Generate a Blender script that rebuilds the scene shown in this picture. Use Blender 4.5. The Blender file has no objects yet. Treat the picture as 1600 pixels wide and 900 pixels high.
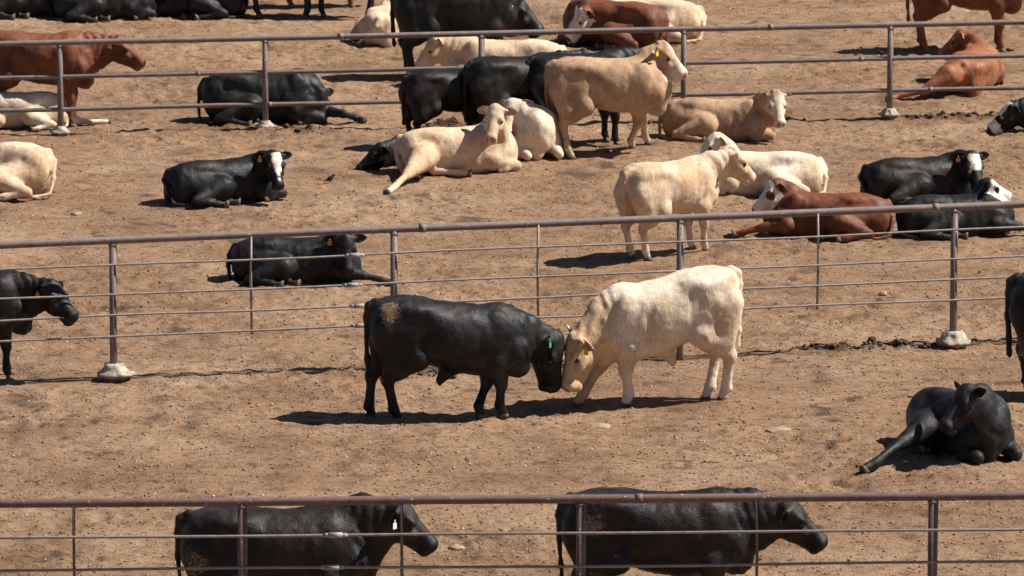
import bpy, bmesh, math, random, os
import numpy as np
from mathutils import Vector, Matrix

S = bpy.context.scene
COL = S.collection
R = math.radians

# ------------------------------------------------------------------ camera, sky, sun, exposure
F_PX = 10900.0                     # focal length in photo pixels (long telephoto)
PITCH = math.atan(1924.0 / F_PX)   # looking down by about ten degrees
CAM_H = (F_PX / 128.27) * math.sin(PITCH)
cam = bpy.data.cameras.new('camera')
cam.sensor_width = 36.0
cam.lens = 36.0 * F_PX / 1600.0
cam.clip_start = 1.0
cam.clip_end = 9000.0
cam.dof.use_dof = True
cam.dof.focus_distance = 77.0
cam.dof.aperture_fstop = 7.5
camo = bpy.data.objects.new('camera', cam)
camo.location = (0, 0, CAM_H)
camo.rotation_euler = (math.pi / 2 - PITCH, 0, 0)
COL.objects.link(camo)
S.camera = camo

SUN_EL, SUN_AZ = R(50), R(4)     # azimuth: 0 = from the right, negative = swung towards the camera
sdir = Vector((math.cos(SUN_EL) * math.cos(SUN_AZ), math.cos(SUN_EL) * math.sin(SUN_AZ), math.sin(SUN_EL)))
world = bpy.data.worlds.new('World')
S.world = world
world.use_nodes = True
wn = world.node_tree.nodes
bg = wn['Background']
sky = wn.new('ShaderNodeTexSky')
sky.sky_type = 'NISHITA'
sky.sun_disc = False
sky.air_density = 0.6
sky.dust_density = 0.4
sky.sun_elevation = SUN_EL
sky.sun_rotation = math.atan2(sdir.x, sdir.y)
world.node_tree.links.new(sky.outputs[0], bg.inputs[0])
bg.inputs[1].default_value = 0.05
sun = bpy.data.lights.new('sun', 'SUN')
sun.energy = 5.0
sun.angle = R(0.53)
sun.color = (1.0, 0.95, 0.87)
suno = bpy.data.objects.new('sun', sun)
suno.rotation_euler = sdir.to_track_quat('Z', 'Y').to_euler()
suno.location = sdir * 60
COL.objects.link(suno)
S.view_settings.view_transform = 'Standard'
S.view_settings.look = 'None'
S.view_settings.exposure = 0.62
S.view_settings.gamma = 1.0

# ------------------------------------------------------------------ survey helpers
cp, sp = math.cos(PITCH), math.sin(PITCH)
def ray(px, py):
    u = (px - 800) / F_PX; v = (450 - py) / F_PX
    return np.array([u, cp + v * sp, -sp + v * cp])
def ground_at(px, py, z=0.0):
    d = ray(px, py); t = (z - CAM_H) / d[2]
    return np.array([d[0] * t, d[1] * t, z])
def at_depth(px, py, Y):
    d = ray(px, py); t = Y / d[1]
    return np.array([d[0] * t, Y, CAM_H + d[2] * t])

# ------------------------------------------------------------------ numpy noise
def _h2(ix, iy, seed):
    n = (ix.astype(np.int64) * 374761393 + iy.astype(np.int64) * 668265263 + seed * 974634777) & 0x7fffffff
    n = ((n ^ (n >> 13)) * 1274126177) & 0x7fffffff
    n = ((n ^ (n >> 16)) * 668265263) & 0x7fffffff
    return (n & 0xffff) / 65535.0
def noise2(x, y, seed=0):
    ix = np.floor(x); iy = np.floor(y); fx = x - ix; fy = y - iy
    fx = fx * fx * (3 - 2 * fx); fy = fy * fy * (3 - 2 * fy)
    a = _h2(ix, iy, seed); b = _h2(ix + 1, iy, seed); c = _h2(ix, iy + 1, seed); d = _h2(ix + 1, iy + 1, seed)
    return (a + (b - a) * fx) * (1 - fy) + (c + (d - c) * fx) * fy - 0.5
def _h3(ix, iy, iz, seed):
    return _h2(ix + iz * 57, iy - iz * 131, seed)
def noise3(p, sc, seed=0):
    p = p * sc; i = np.floor(p); f = p - i; f = f * f * (3 - 2 * f)
    r = 0
    for dx in (0, 1):
        for dy in (0, 1):
            for dz in (0, 1):
                w = (f[:, 0] if dx else 1 - f[:, 0]) * (f[:, 1] if dy else 1 - f[:, 1]) * (f[:, 2] if dz else 1 - f[:, 2])
                r = r + w * _h3(i[:, 0] + dx, i[:, 1] + dy, i[:, 2] + dz, seed)
    return r - 0.5

# fence ground lines (two survey pixels on the ground each)
FENCE_LINES = []
def fence_line(p0, p1):
    a = ground_at(*p0)[:2]; b = ground_at(*p1)[:2]
    d = (b - a) / np.linalg.norm(b - a)
    FENCE_LINES.append((a, d))
    return a, d
FL1 = fence_line((380, 1056), (1455, 1047))
FL2 = fence_line((178, 600), (1488, 541))
FL3 = fence_line((95, 214), (1390, 184))

def berm(x, y):
    """how much trodden dark muck lies along the fence lines"""
    b = 0
    for a, d in FENCE_LINES:
        s = (x - a[0]) * d[0] + (y - a[1]) * d[1]
        o = -(x - a[0]) * d[1] + (y - a[1]) * d[0]
        wob = noise2(s * 0.7, s * 0 + 3.1, 5) * 0.5
        g = np.exp(-((o + 0.1 - wob) / 0.2) ** 2)
        amt = np.clip(noise2(s * 0.9, s * 0 + 9.7, 7) * 2.2 + 0.45, 0, 1)
        b = b + g * amt
    return b

def ground_z(x, y, fine=True):
    x = np.asarray(x, float); y = np.asarray(y, float)
    z = noise2(x * 0.23, y * 0.17, 1) * 0.10 + noise2(x * 0.9, y * 0.6, 2) * 0.035
    if fine:
        near = np.exp(-np.clip(np.hypot(x, y - 88) - 45, 0, 400) / 40)
        pock = noise2(x * 3.1, y * 2.7, 11) * 0.040
        n = noise2(x * 8.3, y * 6.5, 3)
        rid = 0.5 - np.abs(noise2(x * 5.7 + 3, y * 4.9, 14)) * 2
        patch = np.clip(noise2(x * 0.6, y * 0.45, 15) * 1.6 + 0.75, 0.25, 1.3)
        z = z + near * patch * (pock + n * 0.034 + rid * 0.022 + np.clip(noise2(x * 12, y * 9, 4) - 0.12, 0, 1) * 0.085)
        bm = berm(x, y)
        z = z + near * bm * (0.01 + 0.16 * np.clip(noise2(x * 4, y * 4, 6) + 0.2, 0, 1) + 0.16 * np.clip(noise2(x * 11, y * 11, 8), 0, 1))
    return z

# ------------------------------------------------------------------ materials
def mat(name):
    m = bpy.data.materials.new(name); m.use_nodes = True
    nt = m.node_tree
    return m, nt, nt.nodes['Principled BSDF']
def N(nt, t, **kw):
    n = nt.nodes.new(t)
    for k, v in kw.items():
        if k.startswith('_'):
            setattr(n, k[1:], v)
        else:
            n.inputs[k].default_value = v
    return n
def ramp(nt, fac, stops):
    r = nt.nodes.new('ShaderNodeValToRGB')
    el = r.color_ramp.elements
    while len(el) < len(stops): el.new(0.5)
    for e, (p, c) in zip(el, stops):
        e.position = p; e.color = (c[0], c[1], c[2], 1)
    nt.links.new(fac, r.inputs[0])
    return r.outputs[0]
def mix(nt, fac, a, b, mode='MIX'):
    n = nt.nodes.new('ShaderNodeMix'); n.data_type = 'RGBA'; n.blend_type = mode
    for i, v in ((0, fac), (6, a), (7, b)):
        if isinstance(v, (int, float)): n.inputs[i].default_value = v
        elif isinstance(v, tuple): n.inputs[i].default_value = (*v, 1)
        else: nt.links.new(v, n.inputs[i])
    return n.outputs[2]
def objco(nt, scale=(1, 1, 1)):
    tc = nt.nodes.new('ShaderNodeTexCoord'); mp = nt.nodes.new('ShaderNodeMapping')
    mp.inputs['Scale'].default_value = scale
    nt.links.new(tc.outputs['Object'], mp.inputs[0])
    return mp.outputs[0]
def noise(nt, co, scale, detail=4, rough=0.6):
    n = N(nt, 'ShaderNodeTexNoise', Scale=scale, Detail=detail, Roughness=rough)
    nt.links.new(co, n.inputs['Vector'])
    return n.outputs['Fac']
def bump(nt, b, h, strength, dist):
    n = N(nt, 'ShaderNodeBump', Strength=strength, Distance=dist)
    nt.links.new(h, n.inputs['Height']); nt.links.new(n.outputs[0], b.inputs['Normal'])

def ground_material():
    m, nt, b = mat('dry_manure_dirt')
    co = objco(nt)
    big = noise(nt, co, 0.35, 5, 0.6)
    mid = noise(nt, co, 3.4, 6, 0.72)
    fin = noise(nt, co, 11.0, 6, 0.8)
    c = ramp(nt, big, [(0.3, (0.262, 0.160, 0.096)), (0.5, (0.333, 0.208, 0.128)), (0.7, (0.405, 0.273, 0.180))])
    c = mix(nt, 1.0, c, ramp(nt, noise(nt, co, 0.95, 4, 0.6), [(0.34, (0.78, 0.74, 0.70)), (0.48, (1, 1, 1)), (0.68, (1.1, 1.1, 1.09))]), 'MULTIPLY')
    c = mix(nt, 1.0, c, ramp(nt, mid, [(0.32, (0.55, 0.50, 0.46)), (0.47, (1, 1, 1)), (0.72, (1.22, 1.2, 1.17))]), 'MULTIPLY')
    c = mix(nt, 1.0, c, ramp(nt, fin, [(0.36, (0.30, 0.26, 0.23)), (0.45, (1, 1, 1)), (0.60, (1.12, 1.1, 1.08)), (0.70, (1.55, 1.5, 1.42))]), 'MULTIPLY')
    at = nt.nodes.new('ShaderNodeAttribute'); at.attribute_name = 'muck'
    c = mix(nt, at.outputs['Fac'], c, (0.05, 0.033, 0.024))
    nt.links.new(c, b.inputs['Base Color'])
    b.inputs['Roughness'].default_value = 0.95
    b.inputs['Specular IOR Level'].default_value = 0.15
    f2 = noise(nt, co, 20.0, 6, 0.75)
    bump(nt, b, f2, 1.0, 0.06)
    return m

def flat_material(name, c1, c2, scale=20, rough=0.8, spec=0.3, metal=0.0, bstr=0.3, bdist=0.004):
    m, nt, b = mat(name)
    co = objco(nt)
    n = noise(nt, co, scale, 5, 0.65)
    nt.links.new(ramp(nt, n, [(0.32, c1), (0.68, c2)]), b.inputs['Base Color'])
    b.inputs['Roughness'].default_value = rough
    b.inputs['Specular IOR Level'].default_value = spec
    b.inputs['Metallic'].default_value = metal
    bump(nt, b, n, bstr, bdist)
    return m

def pipe_material(name, c1, c2, rust):
    m, nt, b = mat(name)
    co = objco(nt)
    n = noise(nt, co, 7.0, 6, 0.7)
    c = ramp(nt, n, [(0.3, c1), (0.7, c2)])
    c = mix(nt, ramp(nt, noise(nt, objco(nt, (1.2, 9, 9)), 2.3, 5, 0.7), [(0.52, (0, 0, 0)), (0.68, (1, 1, 1))]), c, rust)
    c = mix(nt, ramp(nt, noise(nt, co, 38.0, 2, 0.5), [(0.69, (0, 0, 0)), (0.73, (1, 1, 1))]), c, (0.55, 0.50, 0.45))
    nt.links.new(c, b.inputs['Base Color'])
    b.inputs['Roughness'].default_value = 0.6
    b.inputs['Specular IOR Level'].default_value = 0.4
    bump(nt, b, n, 0.35, 0.004)
    return m

def coat_material(name, rough, spec, sheen, stintc, mott):
    """hair coat: colour pattern from the coat attribute, mottling, dried dirt and short-hair relief"""
    m, nt, b = mat(name)
    co = objco(nt)
    ca = nt.nodes.new('ShaderNodeAttribute'); ca.attribute_name = 'coat'
    da = nt.nodes.new('ShaderNodeAttribute'); da.attribute_name = 'dirt'
    n1 = noise(nt, co, 7.0, 5, 0.65)
    c = mix(nt, 1.0, ca.outputs['Color'], ramp(nt, n1, [(0.3, mott[0]), (0.5, (1, 1, 1)), (0.7, mott[1])]), 'MULTIPLY')
    hair = noise(nt, objco(nt, (30, 22, 9)), 1.6, 4, 0.75)
    c = mix(nt, 1.0, c, ramp(nt, hair, [(0.3, (0.74, 0.71, 0.68)), (0.7, (1.16, 1.16, 1.16))]), 'MULTIPLY')
    # dirt
    n2 = noise(nt, co, 45.0, 4, 0.75)
    mth = nt.nodes.new('ShaderNodeMath'); mth.operation = 'ADD'
    nt.links.new(da.outputs['Fac'], mth.inputs[0]); nt.links.new(n2, mth.inputs[1])
    dm = ramp(nt, mth.outputs[0], [(0.86, (0, 0, 0)), (1.06, (1, 1, 1))])
    dcol = ramp(nt, n2, [(0.4, (0.13, 0.082, 0.048)), (0.65, (0.33, 0.215, 0.12))])
    c = mix(nt, dm, c, dcol)
    nt.links.new(c, b.inputs['Base Color'])
    rr_ = nt.nodes.new('ShaderNodeMapRange'); rr_.inputs['From Min'].default_value = 0.3; rr_.inputs['From Max'].default_value = 0.7
    rr_.inputs['To Min'].default_value = rough - 0.1; rr_.inputs['To Max'].default_value = rough + 0.14
    nt.links.new(noise(nt, co, 4.0, 3, 0.6), rr_.inputs['Value']); nt.links.new(rr_.outputs[0], b.inputs['Roughness'])
    b.inputs['Specular IOR Level'].default_value = spec
    b.inputs['Sheen Weight'].default_value = sheen
    b.inputs['Sheen Roughness'].default_value = 0.45
    b.inputs['Sheen Tint'].default_value = (*stintc, 1)
    ad = nt.nodes.new('ShaderNodeMath'); ad.operation = 'MULTIPLY_ADD'
    nt.links.new(noise(nt, co, 16.0, 5, 0.7), ad.inputs[0]); ad.inputs[1].default_value = 1.3; nt.links.new(hair, ad.inputs[2])
    bump(nt, b, ad.outputs[0], 0.55, 0.010)
    return m

M = {}
M['ground'] = ground_material()
M['black'] = coat_material('black_hair_coat', 0.50, 0.30, 0.0, (0.8, 0.82, 0.9), ((0.45, 0.43, 0.42), (1.9, 1.8, 1.75)))
M['light'] = coat_material('pale_hair_coat', 0.8, 0.15, 0.05, (1, 0.9, 0.8), ((0.86, 0.8, 0.72), (1.05, 1.06, 1.07)))
M['red'] = coat_material('red_hair_coat', 0.55, 0.35, 0.06, (1, 0.8, 0.7), ((0.72, 0.66, 0.62), (1.3, 1.25, 1.2)))
M['eye'] = flat_material('dark_wet_eye', (0.008, 0.006, 0.005), (0.015, 0.011, 0.009), 30, 0.08, 0.6, 0, 0.0)
M['hoof'] = flat_material('grey_horn_hoof', (0.07, 0.055, 0.042), (0.17, 0.135, 0.10), 30, 0.6)
M['tag_orange'] = flat_material('orange_plastic', (0.46, 0.14, 0.03), (0.58, 0.20, 0.045), 12, 0.5, 0.4, 0, 0.1)
M['tag_yellow'] = flat_material('yellow_plastic', (0.70, 0.48, 0.03), (0.78, 0.55, 0.06), 12, 0.5, 0.4, 0, 0.1)
M['tag_green'] = flat_material('green_plastic', (0.02, 0.30, 0.16), (0.04, 0.38, 0.21), 12, 0.5, 0.4, 0, 0.1)
M['tag_white'] = flat_material('white_plastic', (0.62, 0.68, 0.70), (0.75, 0.78, 0.78), 12, 0.5, 0.4, 0, 0.1)
M['pipe'] = pipe_material('weathered_rusty_pipe', (0.14, 0.103, 0.095), (0.24, 0.19, 0.17), (0.165, 0.088, 0.058))
M['pipe_red'] = pipe_material('red_oxide_pipe', (0.115, 0.064, 0.057), (0.20, 0.128, 0.114), (0.14, 0.062, 0.045))
M['rod'] = flat_material('grey_sucker_rod', (0.19, 0.15, 0.135), (0.33, 0.27, 0.24), 14, 0.55, 0.5, 0.1, 0.2, 0.002)
M['coupling'] = flat_material('bare_steel_coupling', (0.24, 0.21, 0.19), (0.40, 0.37, 0.34), 25, 0.6, 0.3, 0.0, 0.2, 0.002)
def concrete_material():
    m, nt, b = mat('crumbling_concrete')
    co = objco(nt)
    n = noise(nt, co, 14, 6, 0.75)
    c = ramp(nt, n, [(0.3, (0.30, 0.245, 0.195)), (0.5, (0.46, 0.40, 0.335)), (0.7, (0.58, 0.52, 0.45))])
    sx = nt.nodes.new('ShaderNodeSeparateXYZ'); nt.links.new(co, sx.inputs[0])
    a = nt.nodes.new('ShaderNodeMath'); a.operation = 'MULTIPLY_ADD'
    nt.links.new(noise(nt, co, 9, 4, 0.7), a.inputs[0]); a.inputs[1].default_value = -0.22; nt.links.new(sx.outputs[2], a.inputs[2])
    st = N(nt, 'ShaderNodeMapRange'); st.inputs['From Min'].default_value = -0.16; st.inputs['From Max'].default_value = -0.09; st.inputs['To Min'].default_value = 1.0; st.inputs['To Max'].default_value = 0.0
    nt.links.new(a.outputs[0], st.inputs['Value'])
    c = mix(nt, st.outputs[0], c, (0.16, 0.10, 0.066))
    nt.links.new(c, b.inputs['Base Color']); b.inputs['Roughness'].default_value = 0.95
    b.inputs['Specular IOR Level'].default_value = 0.1
    bump(nt, b, n, 0.9, 0.03)
    return m
M['concrete'] = concrete_material()
M['stone'] = flat_material('pale_dry_stone', (0.26, 0.175, 0.115), (0.40, 0.30, 0.215), 22, 0.95, 0.1, 0, 0.7, 0.01)
M['clod'] = flat_material('brown_manure_clods', (0.14, 0.086, 0.055), (0.37, 0.23, 0.145), 3, 0.95, 0.1, 0, 0.6, 0.01)
M['chaff'] = flat_material('pale_dry_crumbs', (0.40, 0.28, 0.19), (0.58, 0.45, 0.33), 3, 0.95, 0.1, 0, 0.6, 0.01)
M['muck'] = flat_material('dark_damp_muck', (0.045, 0.029, 0.02), (0.14, 0.088, 0.057), 14, 0.9, 0.2, 0, 0.8, 0.015)
M['bird'] = flat_material('black_feathers', (0.006, 0.0055, 0.006), (0.012, 0.011, 0.012), 30, 0.6, 0.15, 0, 0.2)

# ------------------------------------------------------------------ object helpers
def link(name, me, m, parent=None):
    o = bpy.data.objects.new(name, me); COL.objects.link(o)
    if m is not None:
        me.materials.clear(); me.materials.append(m)
    if parent is not None: o.parent = parent
    return o
def empty(name, loc, rz=0):
    o = bpy.data.objects.new(name, None); COL.objects.link(o)
    o.location = loc; o.rotation_euler = (0, 0, rz); o.empty_display_size = 0.3
    return o
def tag(o, label=None, cat=None, group=None, kind=None):
    if label: o['label'] = label
    if cat: o['category'] = cat
    if group: o['group'] = group
    if kind: o['kind'] = kind
    return o
def quads_mesh(name, V, Q, smooth=True, T3=None):
    me = bpy.data.meshes.new(name)
    if T3 is not None:      # quads followed by triangles in one mesh
        me.vertices.add(len(V)); me.vertices.foreach_set('co', np.ascontiguousarray(V, np.float32).ravel())
        lv = np.concatenate([Q.ravel(), T3.ravel()]).astype(np.int32)
        me.loops.add(len(lv)); me.loops.foreach_set('vertex_index', lv)
        me.polygons.add(len(Q) + len(T3))
        me.polygons.foreach_set('loop_start', np.concatenate([np.arange(len(Q)) * 4, Q.size + np.arange(len(T3)) * 3]).astype(np.int32))
        me.polygons.foreach_set('use_smooth', np.ones(len(Q) + len(T3), bool))
        me.update(calc_edges=True); me.validate()
        return me
    n = Q.shape[1]
    me.vertices.add(len(V)); me.vertices.foreach_set('co', np.ascontiguousarray(V, np.float32).ravel())
    me.loops.add(Q.size); me.loops.foreach_set('vertex_index', np.ascontiguousarray(Q, np.int32).ravel())
    me.polygons.add(len(Q)); me.polygons.foreach_set('loop_start', np.arange(0, Q.size, n, dtype=np.int32))
    if smooth: me.polygons.foreach_set('use_smooth', np.ones(len(Q), bool))
    me.update(calc_edges=True); me.validate()
    return me
def bm_mesh(name, bm, smooth=False):
    me = bpy.data.meshes.new(name); bm.normal_update(); bm.to_mesh(me); bm.free()
    if smooth:
        for p in me.polygons: p.use_smooth = True
    return me
def tube(bm, pts, rad, n=10, wob=0.0, rnd=None):
    """round bar through the points (radius per point)"""
    pts = [Vector(p) for p in pts]
    rad = rad if hasattr(rad, '__len__') else [rad] * len(pts)
    rings = []
    for i, p in enumerate(pts):
        t = (pts[min(i + 1, len(pts) - 1)] - pts[max(i - 1, 0)]).normalized()
        up = Vector((0, 0, 1)) if abs(t.z) < 0.9 else Vector((1, 0, 0))
        a = t.cross(up).normalized(); b2 = a.cross(t)
        rings.append([bm.verts.new(p + (a * math.cos(2 * math.pi * k / n) + b2 * math.sin(2 * math.pi * k / n)) * rad[i]) for k in range(n)])
    for r0, r1 in zip(rings, rings[1:]):
        for k in range(n):
            bm.faces.new((r0[k], r0[(k + 1) % n], r1[(k + 1) % n], r1[k]))
    bm.faces.new(rings[0][::-1]); bm.faces.new(rings[-1])

# ------------------------------------------------------------------ ground
def build_ground():
    def axis(lo, hi, step, far):
        core = np.arange(lo, hi + 1e-6, step)
        g, s, x = [], step, hi
        while x < far:
            s = min(s * 1.35, 400); x += s; g.append(x)
        g = np.array(g)
        return core, g
    cx, gx = axis(-9.5, 9.5, 0.04, 4000)
    xs = np.concatenate([(-gx)[::-1], cx, gx])
    cy, gy = axis(60, 116, 0.05, 6000)
    _, gb = axis(0, 60, 0.06, 3000)
    ys = np.concatenate([(60 - (gb - 60))[::-1], cy, gy])
    X, Y = np.meshgrid(xs, ys)
    Z = ground_z(X, Y)
    V = np.stack([X, Y, Z], -1).reshape(-1, 3)
    nx, ny = len(xs), len(ys)
    I = np.arange(nx * ny).reshape(ny, nx)
    Q = np.stack([I[:-1, :-1], I[:-1, 1:], I[1:, 1:], I[1:, :-1]], -1).reshape(-1, 4)
    me = quads_mesh('ground', V, Q)
    mk = np.clip(berm(V[:, 0], V[:, 1]) * (0.3 + 1.5 * np.clip(noise2(V[:, 0] * 6, V[:, 1] * 5, 21) + 0.2, 0, 1)), 0, 0.95)
    blot = np.clip((noise2(V[:, 0] * 1.1, V[:, 1] * 0.8, 31) + 0.5 * noise2(V[:, 0] * 4.3, V[:, 1] * 3.1, 32) - 0.36) * 4, 0, 1)
    pat = np.clip((noise2(V[:, 0] * 2.3 + 9, V[:, 1] * 1.7, 35) + 0.4 * noise2(V[:, 0] * 9, V[:, 1] * 7, 36) - 0.40) * 6, 0, 1)
    mk = np.maximum(np.maximum(mk, blot * 0.5), pat * 0.7)
    a = me.attributes.new('muck', 'FLOAT', 'POINT'); a.data.foreach_set('value', mk.astype(np.float32))
    tag(link('ground', me, M['ground']), kind='structure')

def scatter(name, label, cat, m, n, smin, smax, seed, bermy=0.0):
    rng = np.random.default_rng(seed)
    py = rng.uniform(-60, 960, n); px = rng.uniform(-60, 1660, n)
    G = np.array([ground_at(a, b)[:2] for a, b in zip(px, py)])
    if bermy > 0:
        k = int(n * bermy)
        for i in range(k):
            a, d = FENCE_LINES[i % 3]
            s = rng.uniform(-9, 14); o = rng.normal(-0.08, 0.13)
            G[i] = a + d * s + np.array([-d[1], d[0]]) * o
        keep = np.ones(n, bool)
        keep[:k] = berm(G[:k, 0], G[:k, 1]) > 0.25
        G = G[keep]; n = len(G)
    base = np.array([[1, 0, 0], [0, 1, 0], [-1, 0, 0], [0, -1, 0], [0, 0, 1], [0, 0, -1], [.6, .6, .5], [-.6, -.6, .5]], float)
    tri = np.array([[0, 6, 4], [0, 1, 6], [1, 4, 6], [1, 2, 4], [2, 7, 4], [2, 3, 7], [3, 4, 7], [3, 0, 4], [1, 0, 5], [2, 1, 5], [3, 2, 5], [0, 3, 5]])
    sz = smin * (smax / smin) ** (rng.random(n) ** 2.2)
    ang = rng.uniform(0, 6.28, n)
    P = base[None] * (1 + rng.uniform(-.35, .35, (n, 8, 3))) * np.stack([sz * rng.uniform(.8, 1.5, n), sz, sz * rng.uniform(.45, .9, n)], -1)[:, None]
    c, s = np.cos(ang)[:, None], np.sin(ang)[:, None]
    P = np.stack([P[..., 0] * c - P[..., 1] * s, P[..., 0] * s + P[..., 1] * c, P[..., 2]], -1)
    Z = ground_z(G[:, 0], G[:, 1])
    P[..., 0] += G[:, None, 0]; P[..., 1] += G[:, None, 1]; P[..., 2] += (Z + sz * 0.2)[:, None]
    Q = (tri[None] + (np.arange(n) * 8)[:, None, None]).reshape(-1, 3)
    me = quads_mesh(name, P.reshape(-1, 3), Q, smooth=False)
    tag(link(name, me, m), label, cat, kind='stuff')

def muck_lumps():
    rng = np.random.default_rng(8)
    V, Q, base = [], [], 0
    bm = bmesh.new(); bmesh.ops.create_icosphere(bm, subdivisions=1, radius=1)
    bv = np.array([v.co[:] for v in bm.verts]); bf = np.array([[v.index for v in f.verts] for f in bm.faces]); bm.free()
    for (a, d) in FENCE_LINES:
        for i in range(2600):
            s_ = rng.uniform(-9, 15)
            if float(noise2(np.array(s_ * 0.9), np.array(9.7), 7)) * 2.2 + 0.45 + rng.normal(0, 0.22) < 0.62: continue
            o = rng.normal(-0.05, 0.12) + float(noise2(np.array(s_ * 0.7), np.array(3.1), 5)) * 0.5
            x, y = a + d * s_ + np.array([-d[1], d[0]]) * o
            sz = 0.010 * (0.048 / 0.010) ** (rng.random() ** 1.9)
            k = 1 + 0.9 * noise3(bv + rng.uniform(0, 50, 3), 1.6, 3) + 0.5 * noise3(bv + rng.uniform(0, 50, 3), 3.7, 4)
            P = bv * k[:, None] * sz * np.array((1.2, 1.0, 0.62))
            an = rng.uniform(0, 6.28); c, s2 = math.cos(an), math.sin(an)
            P = np.stack([P[:, 0] * c - P[:, 1] * s2 + x, P[:, 0] * s2 + P[:, 1] * c + y, P[:, 2] + float(ground_z(x, y)) + sz * 0.25], -1)
            V.append(P); Q.append(bf + base); base += len(bv)
    me = quads_mesh('muck_lumps', np.concatenate(V), np.concatenate(Q), False)
    tag(link('muck_lumps', me, M['muck']), 'dark trodden muck lumps lying along the fence lines', 'muck', kind='stuff')

def stone(px, py, w, h, label, group):
    p = ground_at(px, py); rnd = random.Random(int(px * 7 + py))
    bm = bmesh.new(); bmesh.ops.create_icosphere(bm, subdivisions=3, radius=1)
    for v in bm.verts:
        q = np.array([[v.co.x, v.co.y, v.co.z]]); k = 1 + 0.45 * float(noise3(q + px, 1.7, 3)[0]) + 0.3 * float(noise3(q + py, 4.1, 4)[0])
        v.co = Vector((v.co.x * w * k, v.co.y * w * 1.2 * k, v.co.z * h * 0.6 * k))
    o = link('stone', bm_mesh('stone', bm, True), M['stone'])
    o.location = (p[0], p[1], float(ground_z(p[0], p[1])) + h * 0.15)
    tag(o, label, 'stone', group)

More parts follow.
